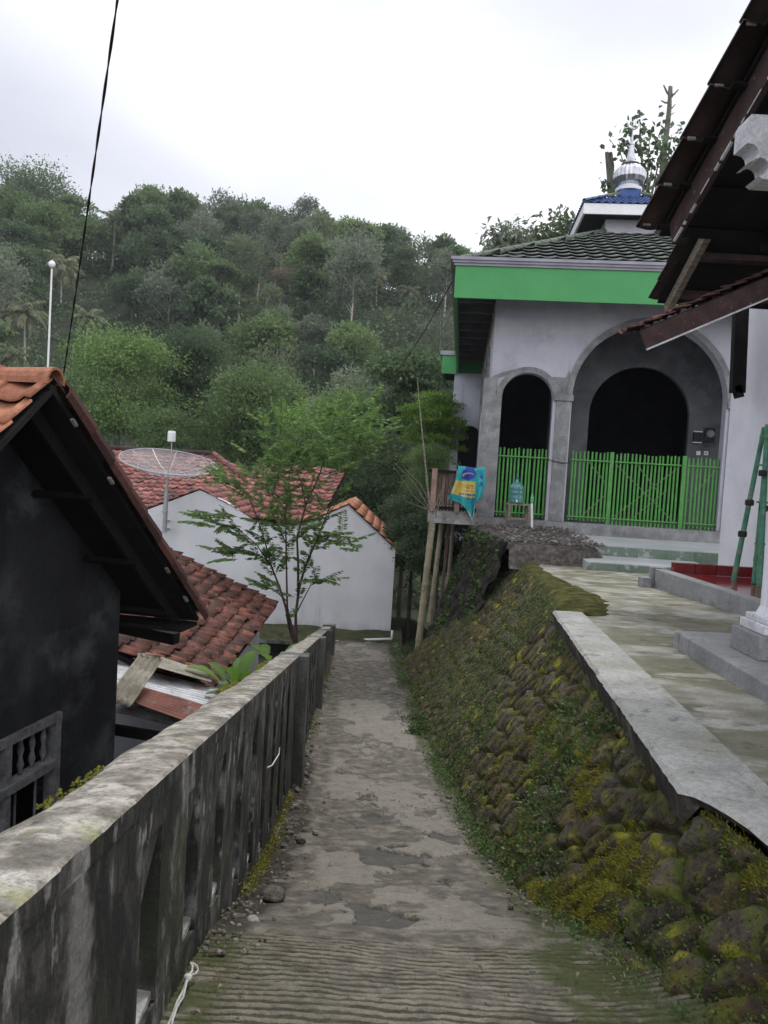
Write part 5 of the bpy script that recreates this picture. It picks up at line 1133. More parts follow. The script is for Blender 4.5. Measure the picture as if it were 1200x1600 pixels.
# second, lower tiled roof right of it
mb = None
e7 = P(345, 800, 23.0); u7 = (P(470, 815, 22.6) - e7); u7.z = 0; L7 = u7.length; u7.normalize(); w7 = Vector((-u7.y, u7.x, 0)); w7s = (w7 + ZV * .46).normalized()
r7 = thing('back_shed', (e7.x + 1, e7.y + 1, -6), 'small outbuilding with a red tiled roof half hidden behind the feathery young tree', 'shed')
tile_roof('shed_tiles', m_fartile, e7, u7, w7s, L7 + .6, 3.6, tw=.24, th=.28, parent=r7, seed=70)
mb = MB(); mb.prism([e7 - ZV * .04, e7 + u7 * (L7 + .6) - ZV * .04, e7 + u7 * (L7 + .6) + w7s * 3.5 - ZV * .04, e7 + w7s * 3.5 - ZV * .04], -ZV * .05); mb.build('roof_deck', m_dwood, r7)
mb = MB(); b0 = Vector((e7.x + .2, e7.y + .2, -6.8)); mb.prism([b0, b0 + u7 * L7, b0 + u7 * L7 + w7 * 3, b0 + w7 * 3], (0, 0, e7.z + 6.72)); mb.build('wall', m_white2, r7)

# satellite dish on its pole
YD = 18.25
root = thing('satellite_dish', P(257, 832, YD), 'large wire mesh satellite dish on a steel pole at the white gable wall', 'satellite dish')
dc_ = P(262, 742, YD); mb = MB(); pb = P(257, 832, YD); mb.tube([pb, P(260, 770, YD)], .055, 10); mb.tube([P(260, 772, YD), dc_], .035, 10)
mb.tube([P(257.5, 802, YD), P(258, 798, YD)], .075, 10); mb.build('pole', m_galv, root)
mb = MB(); 
for py in (815, 828): a = P(257, py, YD); mb.bar(a, a + Vector((0, .36, 0)), .05, .04)
mb.build('wall_bracket', m_galv, root)
# bowl: axis nearly vertical, tipped a little to the right and towards us
axd = Vector((.135, -.23, 1)).normalized(); ux = axd.cross(Vector((0, 1, 0))).normalized(); uy = axd.cross(ux)
RD = 1.13; dpt = .30; rim_c = dc_ + axd * .03
def bowl(r_, a): return rim_c + (ux * math.cos(a) + uy * math.sin(a)) * r_ * RD + axd * (dpt * r_ * r_)
m_mesh = bpy.data.materials.new('wire_mesh'); m_mesh.use_nodes = True; t = m_mesh.node_tree
pb_ = t.nodes['Principled BSDF']; pb_.inputs['Base Color'].default_value = (.36, .36, .37, 1); pb_.inputs['Roughness'].default_value = .5
trn = t.nodes.new('ShaderNodeBsdfTransparent'); mx_ = t.nodes.new('ShaderNodeMixShader'); mx_.inputs[0].default_value = .26
t.links.new(trn.outputs[0], mx_.inputs[1]); t.links.new(pb_.outputs[0], mx_.inputs[2]); t.links.new(mx_.outputs[0], t.nodes['Material Output'].inputs[0])
mb = MB(); nr_, na = 8, 48; vs = [bowl(i / nr_, 2 * math.pi * j / na) for i in range(1, nr_ + 1) for j in range(na)]; fs = [((i) * na + j, (i) * na + (j + 1) % na, (i + 1) * na + (j + 1) % na, (i + 1) * na + j) for i in range(nr_ - 1) for j in range(na)]
mb.add(vs + [bowl(0, 0)], fs + [(nr_ * na, (j + 1) % na, j) for j in range(na)]); mb.build('mesh_bowl', m_mesh, root, smooth=True)
mb = MB(); mb.tube([bowl(1, 2 * math.pi * j / 48) for j in range(49)], .014, 6); mb.tube([bowl(.62, 2 * math.pi * j / 48) for j in range(49)], .008, 6); mb.build('rim', m_galv, root)
for k in range(12): mb = MB(); a = 2 * math.pi * k / 12 + .15; mb.tube([bowl(q / 6, a) for q in range(7)], .010, 6); mb.build('rib', m_galv, root)
fp = P(268, 686, YD); mb = MB(); mb.tube([bowl(0, 0), bowl(0, 0).lerp(fp, .6) + Vector((.04, 0, 0)), fp], .014, 6); mb.build('feed_arm', m_galv, root)
mb = MB(); mb.lathe(fp - ZV * .06, [(.09, 0), (.095, .02), (.095, .2), (.08, .25)], 16); mb.build('feed_head', m_wplast, root)
# tall lamp pole behind the black house
root = thing('lamp_pole', P(72, 640, 26), 'thin tall white pole with a round white lamp behind the black house', 'lamp post')
mb = MB(); a = P(70, 640, 26); a.z = float(ground(a.x, 26.)); mb.tube([a, P(81, 420, 26)], [.045, .03], 8); mb.build('pole', m_wplast, root)
mb = MB(); c = P(81, 413, 26); mb.lathe(c - ZV * .12, [(.03, 0), (.09, .05), (.12, .12), (.09, .19), (.03, .24)], 16); mb.build('lamp_head', m_wplast, root, smooth=True)
# wires
def wire(name, pts, r_, label):
    mb = MB(); mb.tube(pts, r_, 6); return mb.build(name, m_black_pl, smooth=True, label=label, cat='wire')
A, B = P(187, -25, 3.0), P(92, 600, 7.2); n_ = 24; w1_ = []; w2_ = []
B = P(88, 660, 7.2)
for i in range(n_ * 4 + 1):
    t = i / (n_ * 4); c = A.lerp(B, t) + ZV * (-.10 * math.sin(math.pi * t)) * .4; an = t * 2 * math.pi * 9
    w1_.append(c + Vector((math.cos(an), 0, 0)) * .0035); w2_.append(c - Vector((math.cos(an), 0, 0)) * .0035)
w1_.insert(0, w1_[0] + (A - B) * .9); w2_.insert(0, w2_[0] + (A - B) * .9)
mb = MB(); mb.tube(w1_, .0033, 6); mb.tube(w2_, .0033, 6); mb.build('power_cable', m_black_pl, smooth=True, label='twisted black power cable coming down to the ridge of the black house', cat='cable')
A, B = frameM(-3.9, -1.1, 3.55), P(560, 575, 30)
wire('service_wire', [A.lerp(B, t) + ZV * (-1.1 * math.sin(math.pi * t)) for t in [i / 20 for i in range(21)]], .011, 'thin black wire running from the green fascia corner down into the trees')
# pvc pipe, rope and wire scraps
A, B, C_ = P(520, 1003, 17.6), P(560, 1000, 17.9), P(612, 998, 17.6); mb = MB(); mb.tube([P(505, 1010, 17.3), A, B, C_, P(612, 997, 17.6), P(613, 985, 17.6)], .028, 8); mb.build('plastic_pipe', m_wplast, smooth=True, label='white plastic pipe lying across the end of the path below the white wall', cat='pipe')
xr_ = XL(1.95) + .03; zz = lambda py: 0
A = P(270, 1510, 2.14); pts = [P(274, 1503, 2.2), P(277, 1509, 2.18), P(276, 1516, 2.16), P(272, 1521, 2.15), P(268, 1526, 2.12), P(262, 1545, 2.08), P(252, 1562, 2.03), P(243, 1585, 1.98), P(232, 1608, 1.92), P(228, 1640, 1.86)]
pts2 = [P(274, 1503, 2.2), P(281, 1508, 2.2), P(283, 1514, 2.2), P(279, 1520, 2.18), P(269, 1523, 2.14), P(264, 1532, 2.1), P(258, 1556, 2.05), P(247, 1573, 2.0), P(239, 1595, 1.95), P(234, 1640, 1.87)]
mb = MB(); mb.tube([q + Vector((.045, 0, 0)) for q in pts], .0036, 7); mb.tube([q + Vector((.05, 0, 0)) for q in pts2], .0036, 7); mb.lathe(P(268, 1526, 2.12) + Vector((.047, 0, -.008)), [(.004, 0), (.012, .004), (.012, .014), (.004, .018)], 10)
mb.build('rope', m_rope, smooth=True, label='doubled dirty white rope knotted through a slot of the boundary wall', cat='rope')
mb = MB(); c = lambda px, py: hit(px, py, (XL(4.6) + .02, 4.6, 0), (1, .031, 0)); mb.tube([c(437, 1168), c(436, 1178), c(431, 1186), c(425, 1196), c(418, 1199)], .004, 5); mb.build('wire_scrap', m_wplast, label='short bent white wire sticking out of the boundary wall near its first post', cat='wire')

# ------------------------------------------------------------------ foliage
def unit(v): return v / (np.linalg.norm(v, axis=-1, keepdims=True) + 1e-9)
def leaves(C, D, l, w, rr, up=.35, fold=.15):
    """rhombic leaves: base C, direction D"""
    n = len(C); D = unit(D); N_ = unit(rr.normal(size=(n, 3)) + np.array([0, 0, up * 2])); Sd = unit(np.cross(D, N_)); N_ = np.cross(Sd, D)
    l = np.broadcast_to(np.asarray(l, float), (n,))[:, None]; w = np.broadcast_to(np.asarray(w, float), (n,))[:, None]
    a = C; b = C + D * l * .45 + Sd * w * .5 + N_ * w * fold; c = C + D * l; d = C + D * l * .45 - Sd * w * .5 + N_ * w * fold
    V = np.stack([a, b, c, d], 1).reshape(-1, 3); F_ = np.arange(4 * n).reshape(n, 4); return V, F_
def crown_pts(rr, nl, lobes, H, Wd, z0, shell=.75, flat=1.):
    """n points on the shells of random lobes; lobes fill an egg between z0 and H"""
    cs = []; rs_ = []
    for i in range(lobes):
        t = rr.random(); z = z0 + (H - z0) * (.12 + .8 * t); env = math.sqrt(max(.05, 1 - ((t - .42) / .62) ** 2)) * Wd / 2
        a = rr.random() * 2 * math.pi; q = math.sqrt(rr.random()) * .85
        cs.append((math.cos(a) * env * q, math.sin(a) * env * q, z)); rs_.append(Wd * (.13 + .13 * rr.random()))
    cs = np.array(cs); rs_ = np.array(rs_); k = rr.choice(lobes, nl, p=rs_ ** 2 / (rs_ ** 2).sum())
    d = unit(rr.normal(size=(nl, 3))); d[:, 2] = np.where(d[:, 2] < -.2, -d[:, 2] * .6, d[:, 2]); d[:, 2] *= flat
    rad = rs_[k] * (shell + (1 - shell) * rr.random(nl) ** .5) * (1 + .18 * rr.normal(size=nl))
    lt = rr.random(lobes)[k]
    return cs[k] + d * rad[:, None], d, lt, cs
def limb_mesh(mb, H, cs, r0, rr, nl=9, lean=0.):
    top = Vector((lean, 0, H)); pts = [Vector((0, 0, -9.0)), Vector((0, 0, -1.0)), Vector((lean * .2, 0, H * .3)), Vector((lean * .5 + .1, .06, H * .6)), top]
    mb.tube(pts, [r0 * 1.3, r0 * 1.2, r0, r0 * .7, r0 * .2], 7)
    for i in rr.choice(len(cs), min(nl, len(cs)), replace=False):
        c = Vector(cs[i]); zb = min(H * .9, max(H * .22, c.z - .35 * math.hypot(c.x, c.y) - .8)); t = zb / H; s = Vector((lean * t * .8, 0, zb))
        mb.tube([s, s.lerp(c, .5) + Vector((0, 0, .15)), c], [r0 * .42, r0 * .26, r0 * .08], 5)
PROTO = {}
def make_tree_meshes(key, seed, H, Wd, z0, nleaf, lobes, ll, lw, lmat, bark=None, r0=.16, up=.35, droop=0., shell=.7, flat=1., lean=0.):
    rr = np.random.default_rng(seed); C, D, lt, cs = crown_pts(rr, nleaf, lobes, H, Wd, z0, shell, flat)
    D2 = D + rr.normal(size=D.shape) * .7 + np.array([0, 0, -droop])
    sc = .6 + .8 * rr.random(nleaf)
    V, F_ = leaves(C, D2, ll * sc, lw * sc, rr, up)
    tint = np.repeat(np.clip(.15 + .45 * lt + .4 * rr.random(nleaf), 0, 1), 4)
    mb = MB(); limb_mesh(mb, H * .9, cs, r0, rr, lean=lean)
    PROTO[key] = (V, F_, tint, mb, lmat, bark or m_bark, H, Wd)
def realise(key, name):
    V, F_, tint, mb, lm, bk, H, Wd = PROTO[key]
    root = thing(name, (0, 0, 0), 'x', 'tree'); c = np_obj('crown', V, F_, lm, root, smooth=False, attrs=dict(tint=tint)); t_ = mb.build('trunk', bk, root, smooth=True); return root, c, t_
REAL = {}
def plant(key, name, loc, sc, rz, label, cat='tree', group=None, sz=None):
    if key not in REAL: root, c, t_ = realise(key, name); REAL[key] = (root, c, t_)
    else:
        r0, c0, t0 = REAL[key]; root = r0.copy(); COL.objects.link(root)
        for q in (c0, t0): k = q.copy(); COL.objects.link(k); k.parent = root
    root.name = name
    root.location = loc; root.rotation_euler = (0, 0, rz); root.scale = (sc, sc, sc * (sz or 1)); root['label'] = label; root['category'] = cat
    if 'group' in root.keys(): del root['group']
    if group: root['group'] = group
    return root
# hill kinds (H about 9 m)
make_tree_meshes('dense1', 101, 9, 6.0, 2.2, 6500, 26, .34, .17, lm_dark)
make_tree_meshes('dense2', 102, 10, 6.5, 2.5, 7000, 24, .36, .18, lm_mid)
make_tree_meshes('olive1', 103, 9.5, 6.0, 3.0, 5500, 26, .34, .15, lm_olive, m_pbark, r0=.11)
make_tree_meshes('olive2', 104, 11, 5.0, 3.5, 5000, 24, .30, .13, lm_grey, m_pbark, r0=.10)
make_tree_meshes('airy1', 105, 11.5, 6.0, 4.5, 3200, 30, .30, .13, lm_grey, m_pbark, r0=.10, shell=.5, lean=.6)
make_tree_meshes('layer1', 106, 10, 7.0, 3.0, 5500, 22, .36, .16, lm_mid, flat=.4)
make_tree_meshes('dense3', 107, 8, 6.5, 1.2, 6500, 22, .38, .2, lm_dark)
make_tree_meshes('dry1', 108, 9, 5.0, 3.0, 3000, 24, .26, .11, lm_dry, m_pbark, r0=.09, shell=.4)
make_tree_meshes('teak', 109, 11, 5.5, 3.2, 2300, 26, .62, .36, lm_dark, r0=.14, shell=.6)
# bamboo clump
def bamboo_meshes(key, seed, H, n=26, lmat=lm_olive, spread=2.6):
    rr = np.random.default_rng(seed); mb = MB(); C = []; D = []
    for i in range(n):
        a = rr.random() * 6.28; q = rr.random() * .5; b = Vector((math.cos(a) * q, math.sin(a) * q, -.5)); h = H * (.65 + .35 * rr.random()); out_ = spread * (.3 + .9 * rr.random())
        pts = [b + Vector((math.cos(a) * out_ * t ** 2.2, math.sin(a) * out_ * t ** 2.2, h * (t - .16 * t ** 3))) for t in np.linspace(0, 1, 9)]
        mb.tube(pts, [.05 * (1 - .85 * t) for t in np.linspace(0, 1, 9)], 5)
        for k in range(130):
            t = .28 + .72 * rr.random(); j = min(7, int(t * 8)); p_ = pts[j].lerp(pts[j + 1], t * 8 - j); o_ = rr.normal(size=3) * .38; C.append(np.array(p_) + o_); D.append(np.array([o_[0], o_[1], -.5 - .5 * rr.random()]))
    C = np.array(C); D = np.array(D); V, F_ = leaves(C, D, .38, .07, rr, .2); PROTO[key] = (V, F_, np.repeat(rr.random(len(C)), 4), mb, lmat, m_bamboo, H, spread * 2)
bamboo_meshes('bamboo1', 120, 10); bamboo_meshes('bamboo2', 121, 8.5, lmat=lm_grey)
# coconut palm
def palm_meshes(key, seed, H, nf=22, fl=3.4, lmat=lm_olive):
    rr = np.random.default_rng(seed); mb = MB(); mb.tube([Vector((.35 * math.sin(t * 1.4), .15 * t, -1 + (H + 1) * t)) for t in np.linspace(0, 1, 9)], [.22, .17, .15, .14, .135, .13, .125, .12, .15], 8)
    top = np.array([.35 * math.sin(1.4), .15, H]); C = []; D = []; L_ = []; Tn = []
    for i in range(nf):
        a = i * 2.4 + rr.random() * .4; el = 1.25 - 1.75 * (i / nf) + rr.normal() * .1; pts = []; p_ = top.copy(); e_ = el
        for k in range(15):
            pts.append(p_.copy()); d = np.array([math.cos(a) * math.cos(e_), math.sin(a) * math.cos(e_), math.sin(e_)]); p_ = p_ + d * fl / 14; e_ -= .085 + .02 * k / 4
        mb.tube([Vector(q) for q in pts], [.03 * (1 - k / 16) for k in range(15)], 4)
        for k in range(1, 15):
            d = unit((pts[min(k + 1, 14)] - pts[k - 1])[None])[0]; sd = unit(np.cross(d, [0, 0, 1])[None])[0]
            for sg in (-1, 1):
                for h_ in (0, .5):
                    C.append(pts[k] - d * h_ * fl / 14); D.append(sd * sg * .75 + d * .45 + np.array([0, 0, -.55 - .25 * rr.random()])); L_.append(.85 * math.sin(math.pi * (.12 + .8 * k / 15)) + .15); Tn.append(.2 + .5 * rr.random() + (.3 if i > nf * .75 else 0))
    C = np.array(C); V, F_ = leaves(C, np.array(D), np.array(L_), .17, rr, 0); PROTO[key] = (V, F_, np.repeat(np.clip(Tn, 0, 1), 4), mb, lmat, m_pbark, H, fl * 2)
lm_palm = leafmat('palm_frond', (.08, .10, .055), (.17, .20, .11), (.32, .31, .19))
palm_meshes('palm1', 130, 9.5, lmat=lm_palm); palm_meshes('palm2', 131, 6, 20, lmat=lm_palm); palm_meshes('palm3', 132, 7.5, 18, 3.0, lmat=lm_palm)
# bare twiggy tree
def bare_meshes(key, seed, H, depth=5, tw=.03, spread=.55, nleaf=0, bark=None):
    rr = random.Random(seed); mb = MB(); tips = []
    def br(p, d, L_, r_, k):
        q = p + d * L_; mid_ = p.lerp(q, .5) + Vector((rr.uniform(-1, 1), rr.uniform(-1, 1), 0)) * L_ * .05; mb.tube([p, mid_, q], [r_, r_ * .85, r_ * .65], 5 if k > 1 else 7, cap=False)
        if k >= depth: tips.append(q); return
        for j in range(3 if k > 0 else 4):
            v = Vector((rr.uniform(-1, 1), rr.uniform(-1, 1), rr.uniform(-.2, .8))) * spread; br(q if j else p.lerp(q, .7), (d + v).normalized(), L_ * rr.uniform(.55, .8), r_ * .6, k + 1)
    br(Vector((0, 0, -1)), Vector((.03, 0, 1)), H * .42, H * .014 + tw, 0)
    C = np.array([tuple(t) for t in tips]); r2 = np.random.default_rng(seed); n = max(nleaf, 30); C = C[r2.integers(0, len(C), n)] + r2.normal(size=(n, 3)) * .12; V, F_ = leaves(C, r2.normal(size=(n, 3)), .16, .08, r2)
    PROTO[key] = (V, F_, np.repeat(r2.random(n), 4), mb, lm_dry, bark or m_pbark, H, H * .6)
bare_meshes('bare1', 140, 9); bare_meshes('bare2', 141, 8, spread=.45)

KEEP = []
make_tree_meshes('teak_far', 110, 11, 8.5, 2.5, 24000, 46, .17, .11, lm_dark, r0=.18, shell=.6)
# trees one can tell apart: (kind, name, px, py of the crown top, width in px, depth, label)
def spot(key, name, px, pyt, wpx, Y, label, cat='tree', rz=0., zfix=None):
    H, Wd = PROTO[key][6], PROTO[key][7]; top = P(px, pyt, Y); sc = wpx / FPX * Y / Wd; gz_ = float(ground(top.x, Y)) - .3 if zfix is None else zfix
    KEEP.append((px, wpx, pyt, Y)); return plant(key, name, (top.x, Y, top.z - H * sc * 1.02), sc, rz, label, cat)
make_tree_meshes('n_light', 201, 6, 6.4, .2, 26000, 60, .15, .085, lm_light, r0=.12)
make_tree_meshes('n_dark', 202, 7, 5.6, .6, 20000, 46, .17, .10, lm_dark, r0=.12)
make_tree_meshes('n_mid', 203, 6, 5.4, .4, 20000, 48, .16, .085, lm_mid, r0=.11)
make_tree_meshes('n_bright', 204, 5, 4.4, .4, 12000, 44, .16, .10, lm_bright, r0=.09, flat=.45, shell=.85)
make_tree_meshes('n_lush', 205, 6, 5.0, .5, 15000, 44, .20, .12, lm_dark, r0=.10, flat=.7)
spot('n_light', 'broad_leafy_tree', 190, 528, 190, 34, 'large light green bushy tree just behind the red roofs, left of the satellite dish')
spot('n_dark', 'dark_leafy_tree', 305, 520, 130, 37, 'tall dark green tree between the light green tree and the feathery young tree')
spot('n_mid', 'leafy_tree', 395, 575, 170, 33, 'grey green leafy tree above the ridge of the red roofed house', rz=1.)
spot('n_mid', 'small_leafy_tree', 262, 640, 110, 31, 'low leafy tree directly behind the satellite dish', rz=2.2)
spot('n_lush', 'dark_leafy_tree', 648, 545, 165, 30, 'dense dark leafy tree left of the green rear fascia', rz=.5)
spot('n_bright', 'yellow_green_tree', 683, 608, 100, 24, 'bright yellow green tree against the rear wing wall', rz=.9)
spot('n_light', 'leafy_tree', 545, 622, 170, 30, 'fresh green leafy tree behind the right white gable', rz=2.)
spot('n_dark', 'dark_leafy_tree', 600, 680, 120, 26, 'dark leafy bush right behind the orange tiled verge of the white house', 'bush', rz=2.)
spot('n_light', 'leafy_bush', 672, 700, 90, 21, 'pale green leafy bush behind the bamboo props', 'bush', rz=4.)
spot('n_dark', 'shaded_bush', 650, 770, 120, 19.5, 'very dark bush in the shaded gully beside the white house', 'bush', rz=3.)
spot('n_lush', 'shaded_bush', 690, 790, 110, 18, 'dark leafy bush growing under the balcony slab', 'bush', rz=1.)
spot('n_mid', 'leafy_tree', 55, 590, 160, 33, 'mid green leafy tree behind the ridge of the black house', rz=5.)
spot('teak_far', 'large_leaved_tree', 60, 268, 170, 104, 'tall dark large leaved tree at the left end of the skyline', rz=.3)
spot('dense1', 'dark_leaved_tree', 10, 300, 110, 100, 'dark crown cut by the left picture edge on the skyline', rz=.8)
spot('dense2', 'green_leaved_tree', 135, 345, 100, 98, 'lower rounded crown in the dip of the skyline beside the cable')
spot('dense2', 'green_leaved_tree', 230, 322, 110, 108, 'rounded crown on the skyline right of the cable', rz=1.3)
spot('olive1', 'olive_leaved_tree', 290, 318, 105, 108, 'olive crown on the skyline between cable and tallest tree', rz=2.3)
spot('olive2', 'tall_slender_tree', 352, 298, 75, 106, 'tallest feathery tree standing up from the middle of the skyline', rz=.3)
spot('dense2', 'green_leaved_tree', 408, 318, 105, 110, 'broad crown on the skyline right of the tallest feathery tree', rz=.7)
spot('dense1', 'dark_leaved_tree', 465, 345, 80, 112, 'small dark crown where the skyline starts to fall', rz=2.7)
spot('bare1', 'bare_tree', 541, 345, 45, 112, 'pale leafless twiggy tree sticking out of the skyline', rz=.7)
spot('dense1', 'dark_leaved_tree', 600, 357, 85, 112, 'dark spreading crown on the skyline right of the leafless tree', rz=.9)
spot('olive1', 'olive_leaved_tree', 655, 378, 90, 112, 'olive crown on the falling skyline left of the fascia', rz=.2)
spot('dense3', 'dark_leaved_tree', 705, 385, 70, 115, 'dark crown touching the fascia corner on the skyline', rz=.2)
spot('dense2', 'green_leaved_tree', 505, 372, 80, 113, 'low green crown left of the leafless skyline tree', rz=.2)
spot('airy1', 'pale_trunk_tree', 262, 415, 100, 78, 'wide feathery crown on a forked almost white trunk in mid hillside', rz=1.1)
for key, px, py, w, Y, lb in (('palm1', 100, 415, 72, 84, 'coconut palm with long bare trunk beside the lamp pole'), ('palm2', 42, 490, 80, 66, 'coconut palm with drooping fronds at the left edge below the lamp'), ('palm2', 135, 495, 62, 62, 'low coconut palm right of the long trunked palm'),
                          ('palm3', 178, 345, 52, 98, 'small coconut palm near the skyline right of the cable'), ('palm3', 592, 432, 48, 92, 'grey green coconut palm high on the right part of the hill'), ('palm3', 640, 455, 42, 92, 'coconut palm right of the grey green one high on the hill'), ('palm1', 18, 555, 70, 55, 'coconut palm half cut by the left picture edge above the orange ridge'), ('palm2', 245, 430, 40, 85, 'small palm left of the forked white trunk')):
    spot(key, 'coconut_palm', px, py + 0, w, Y, lb, 'palm', rz=px * .1)
# forest on the hill
rr = np.random.default_rng(77); placed = []; rows = []
kinds = ['dense1', 'dense2', 'olive1', 'olive2', 'airy1', 'layer1', 'dense3', 'dry1', 'teak', 'bamboo1', 'bamboo2', 'bare2']
LBL = {'dense1': ('dark_leaved_tree', 'dark green rounded broadleaf tree among the forest on the hillside', 'dark broadleaf trees on the hillside'),
       'dense2': ('green_leaved_tree', 'mid green full crowned broadleaf tree among the forest on the hillside', 'mid green trees on the hillside'),
       'olive1': ('olive_leaved_tree', 'olive green crown on a thin pale trunk among the forest on the hillside', 'olive green trees on the hillside'),
       'olive2': ('slender_tree', 'slender grey green tree with pale trunk among the forest on the hillside', 'slender grey green trees on the hillside'),
       'airy1': ('open_crowned_tree', 'tall loose crowned tree with bare pale stem among the forest on the hillside', 'loose crowned tall trees on the hillside'),
       'layer1': ('spreading_tree', 'tree with flat spreading layers of leaves among the forest on the hillside', 'layered spreading trees on the hillside'),
       'dense3': ('low_bushy_tree', 'low very dark bushy tree among the forest on the hillside', 'low dark bushy trees on the hillside'),
       'dry1': ('dry_leaved_tree', 'sparse brownish dry leaved tree among the forest on the hillside', 'brownish sparse trees on the hillside'),
       'teak': ('large_leaved_tree', 'upright large leaved dark tree among the forest on the hillside', 'large leaved trees on the hillside'),
       'bamboo1': ('bamboo_clump', 'arching olive bamboo clump among the forest on the hillside', 'olive bamboo clumps on the hillside'),
       'bamboo2': ('bamboo_clump', 'feathery grey green bamboo clump among the forest on the hillside', 'grey green bamboo clumps on the hillside'),
       'bare2': ('bare_tree', 'nearly leafless pale branched tree among the forest on the hillside', 'leafless trees on the hillside')}
tries = 0
while len(placed) < 262 and tries < 30000:
    tries += 1
    Y = 40 + 80 * rr.random() ** .85; X = Y * (-.58 + .78 * rr.random()); md = 3.4 + .012 * Y
    if any((X - a) ** 2 + (Y - b) ** 2 < md * md for a, b in placed): continue
    px_ = X / Y; pxx = 600 + px_ * 1200 + 18
    if any(abs(pxx - a) < w_ * .42 + 12 and Y < Yk + 2 and 50 < Yk < 100 for a, w_, b_, Yk in KEEP): continue
    placed.append((X, Y))
    leftness = px_ < -.22
    if leftness: k = rr.choice(kinds, p=[.24, .17, .06, .05, .04, .12, .14, .02, .14, .0, .0, .02])
    else: k = rr.choice(kinds, p=[.10, .09, .16, .17, .12, .05, .05, .07, .05, .06, .06, .02])
    s = rr.uniform(.62, 1.0) * (1 if Y > 55 else .85)
    n_, lb, gp = LBL[k]; plant(k, n_, (X, Y, float(ground(X, Y)) - .3), s, rr.random() * 6.28, lb, 'bamboo' if 'bamboo' in k else 'tree', gp, sz=rr.uniform(.9, 1.15))
# understorey as one mass
n_ = 70000; Y = 34 + 92 * rr.random(n_); X = Y * (-.62 + .85 * rr.random(n_)); cl = fbm(X * .5, Y * .5, 3, 4); keep = cl > .40; X, Y = X[keep], Y[keep]
Z = ground(X, Y) + rr.random(len(X)) * 2.2 * sst(.4, .7, cl[keep]) ; V, F_ = leaves(np.stack([X, Y, Z], -1), rr.normal(size=(len(X), 3)) + np.array([0, -.3, .2]), .42, .26, rr)
np_obj('undergrowth', V, F_, lm_dark, smooth=False, attrs=dict(tint=np.repeat(rr.random(len(X)), 4)), kind='stuff', label='dark undergrowth covering the hillside between the trees', cat='undergrowth')

# trees behind the prayer house
mb = MB(); A = P(1030, 380, 29); B = P(1046, 135, 29); pts = [A - ZV * 9] + [A.lerp(B, t) + Vector((.05 * math.sin(t * 9), 0, 0)) for t in np.linspace(0, 1, 9)]
mb.tube(pts, [.22, .19, .17, .16, .14, .125, .11, .10, .085, .06], 8)
for px0, py0, px1, py1, r_ in ((1047, 150, 1037, 133, .07), (1047, 150, 1060, 140, .07), (1046, 160, 1033, 157, .06), (1046, 170, 1055, 163, .05), (1043, 203, 1033, 196, .07), (1044, 200, 1052, 194, .05), (1045, 178, 1053, 176, .04), (1050, 152, 1050, 135, .05)):
    a, b = P(px0, py0, 29), P(px1, py1, 29); mb.tube([a, a.lerp(b, .5) - ZV * .05, b], [r_ * .7, r_ * .5, r_ * .35], 6)
root = thing('pruned_tree', (A.x, 29, -6), 'tall lopped bare trunk with stubs standing behind the blue turret', 'tree'); mb.build('trunk', m_bark, root, smooth=True)
def spray(pxs, Y, n, rr, l=.34, w=.24, spread=.45):
    C = []; 
    for (x, y, s_) in pxs:
        c = np.array(P(x, y, Y)); C.append(c + rr.normal(size=(int(n * s_), 3)) * np.array([1, 1, .8]) * spread * s_)
    C = np.concatenate(C); return leaves(C, rr.normal(size=C.shape) + np.array([0, 0, -.6]), l, w, rr, .2)
rr2 = np.random.default_rng(5)
pxs = [(1000, 190, .6), (985, 215, .7), (965, 225, .6), (1015, 215, .8), (1020, 245, 1.), (1035, 225, .9), (1050, 210, .9), (1005, 255, 1.), (1030, 275, 1.1), (1012, 290, 1.2), (985, 240, .7), (1045, 255, 1.), (1000, 305, 1.), (950, 285, .5), (960, 290, .5), (1060, 240, 1.)]
root = thing('turret_tree', P(1020, 420, 27) - ZV * 9, 'dark leaved tree showing between the steel dome and the big dark eaves', 'tree')
V, F_ = spray(pxs, 27, 34, rr2, .24, .16, .42); np_obj('crown', V, F_, lm_dark, root, smooth=False, attrs=dict(tint=np.repeat(rr2.random(len(F_)), 4)))
mb = MB(); b0 = P(1015, 420, 27); mb.tube([b0 - ZV * 9, b0, P(1010, 330, 27)], [.2, .14, .09], 7)
for x, y, s_ in pxs: q = P(x, y, 27); s0 = P(1008, 350, 27) if x < 1050 else P(1030, 330, 27); mb.tube([s0, s0.lerp(q, .6) - ZV * .1, q], [.06, .035, .012], 5)
mb.build('trunk', m_bark, root)
root = thing('forked_stump_tree', P(955, 400, 27.5) - ZV * 9, 'lopped forked stem left of the steel dome', 'tree'); mb = MB(); b0 = P(956, 330, 27.5); mb.tube([b0 - ZV * 11, b0, P(953, 275, 27.5), P(948, 238, 27.5)], [.2, .14, .12, .07], 7); mb.tube([P(954, 285, 27.5), P(957, 260, 27.5), P(954, 238, 27.5)], [.08, .07, .06], 6); mb.build('trunk', m_bark, root)
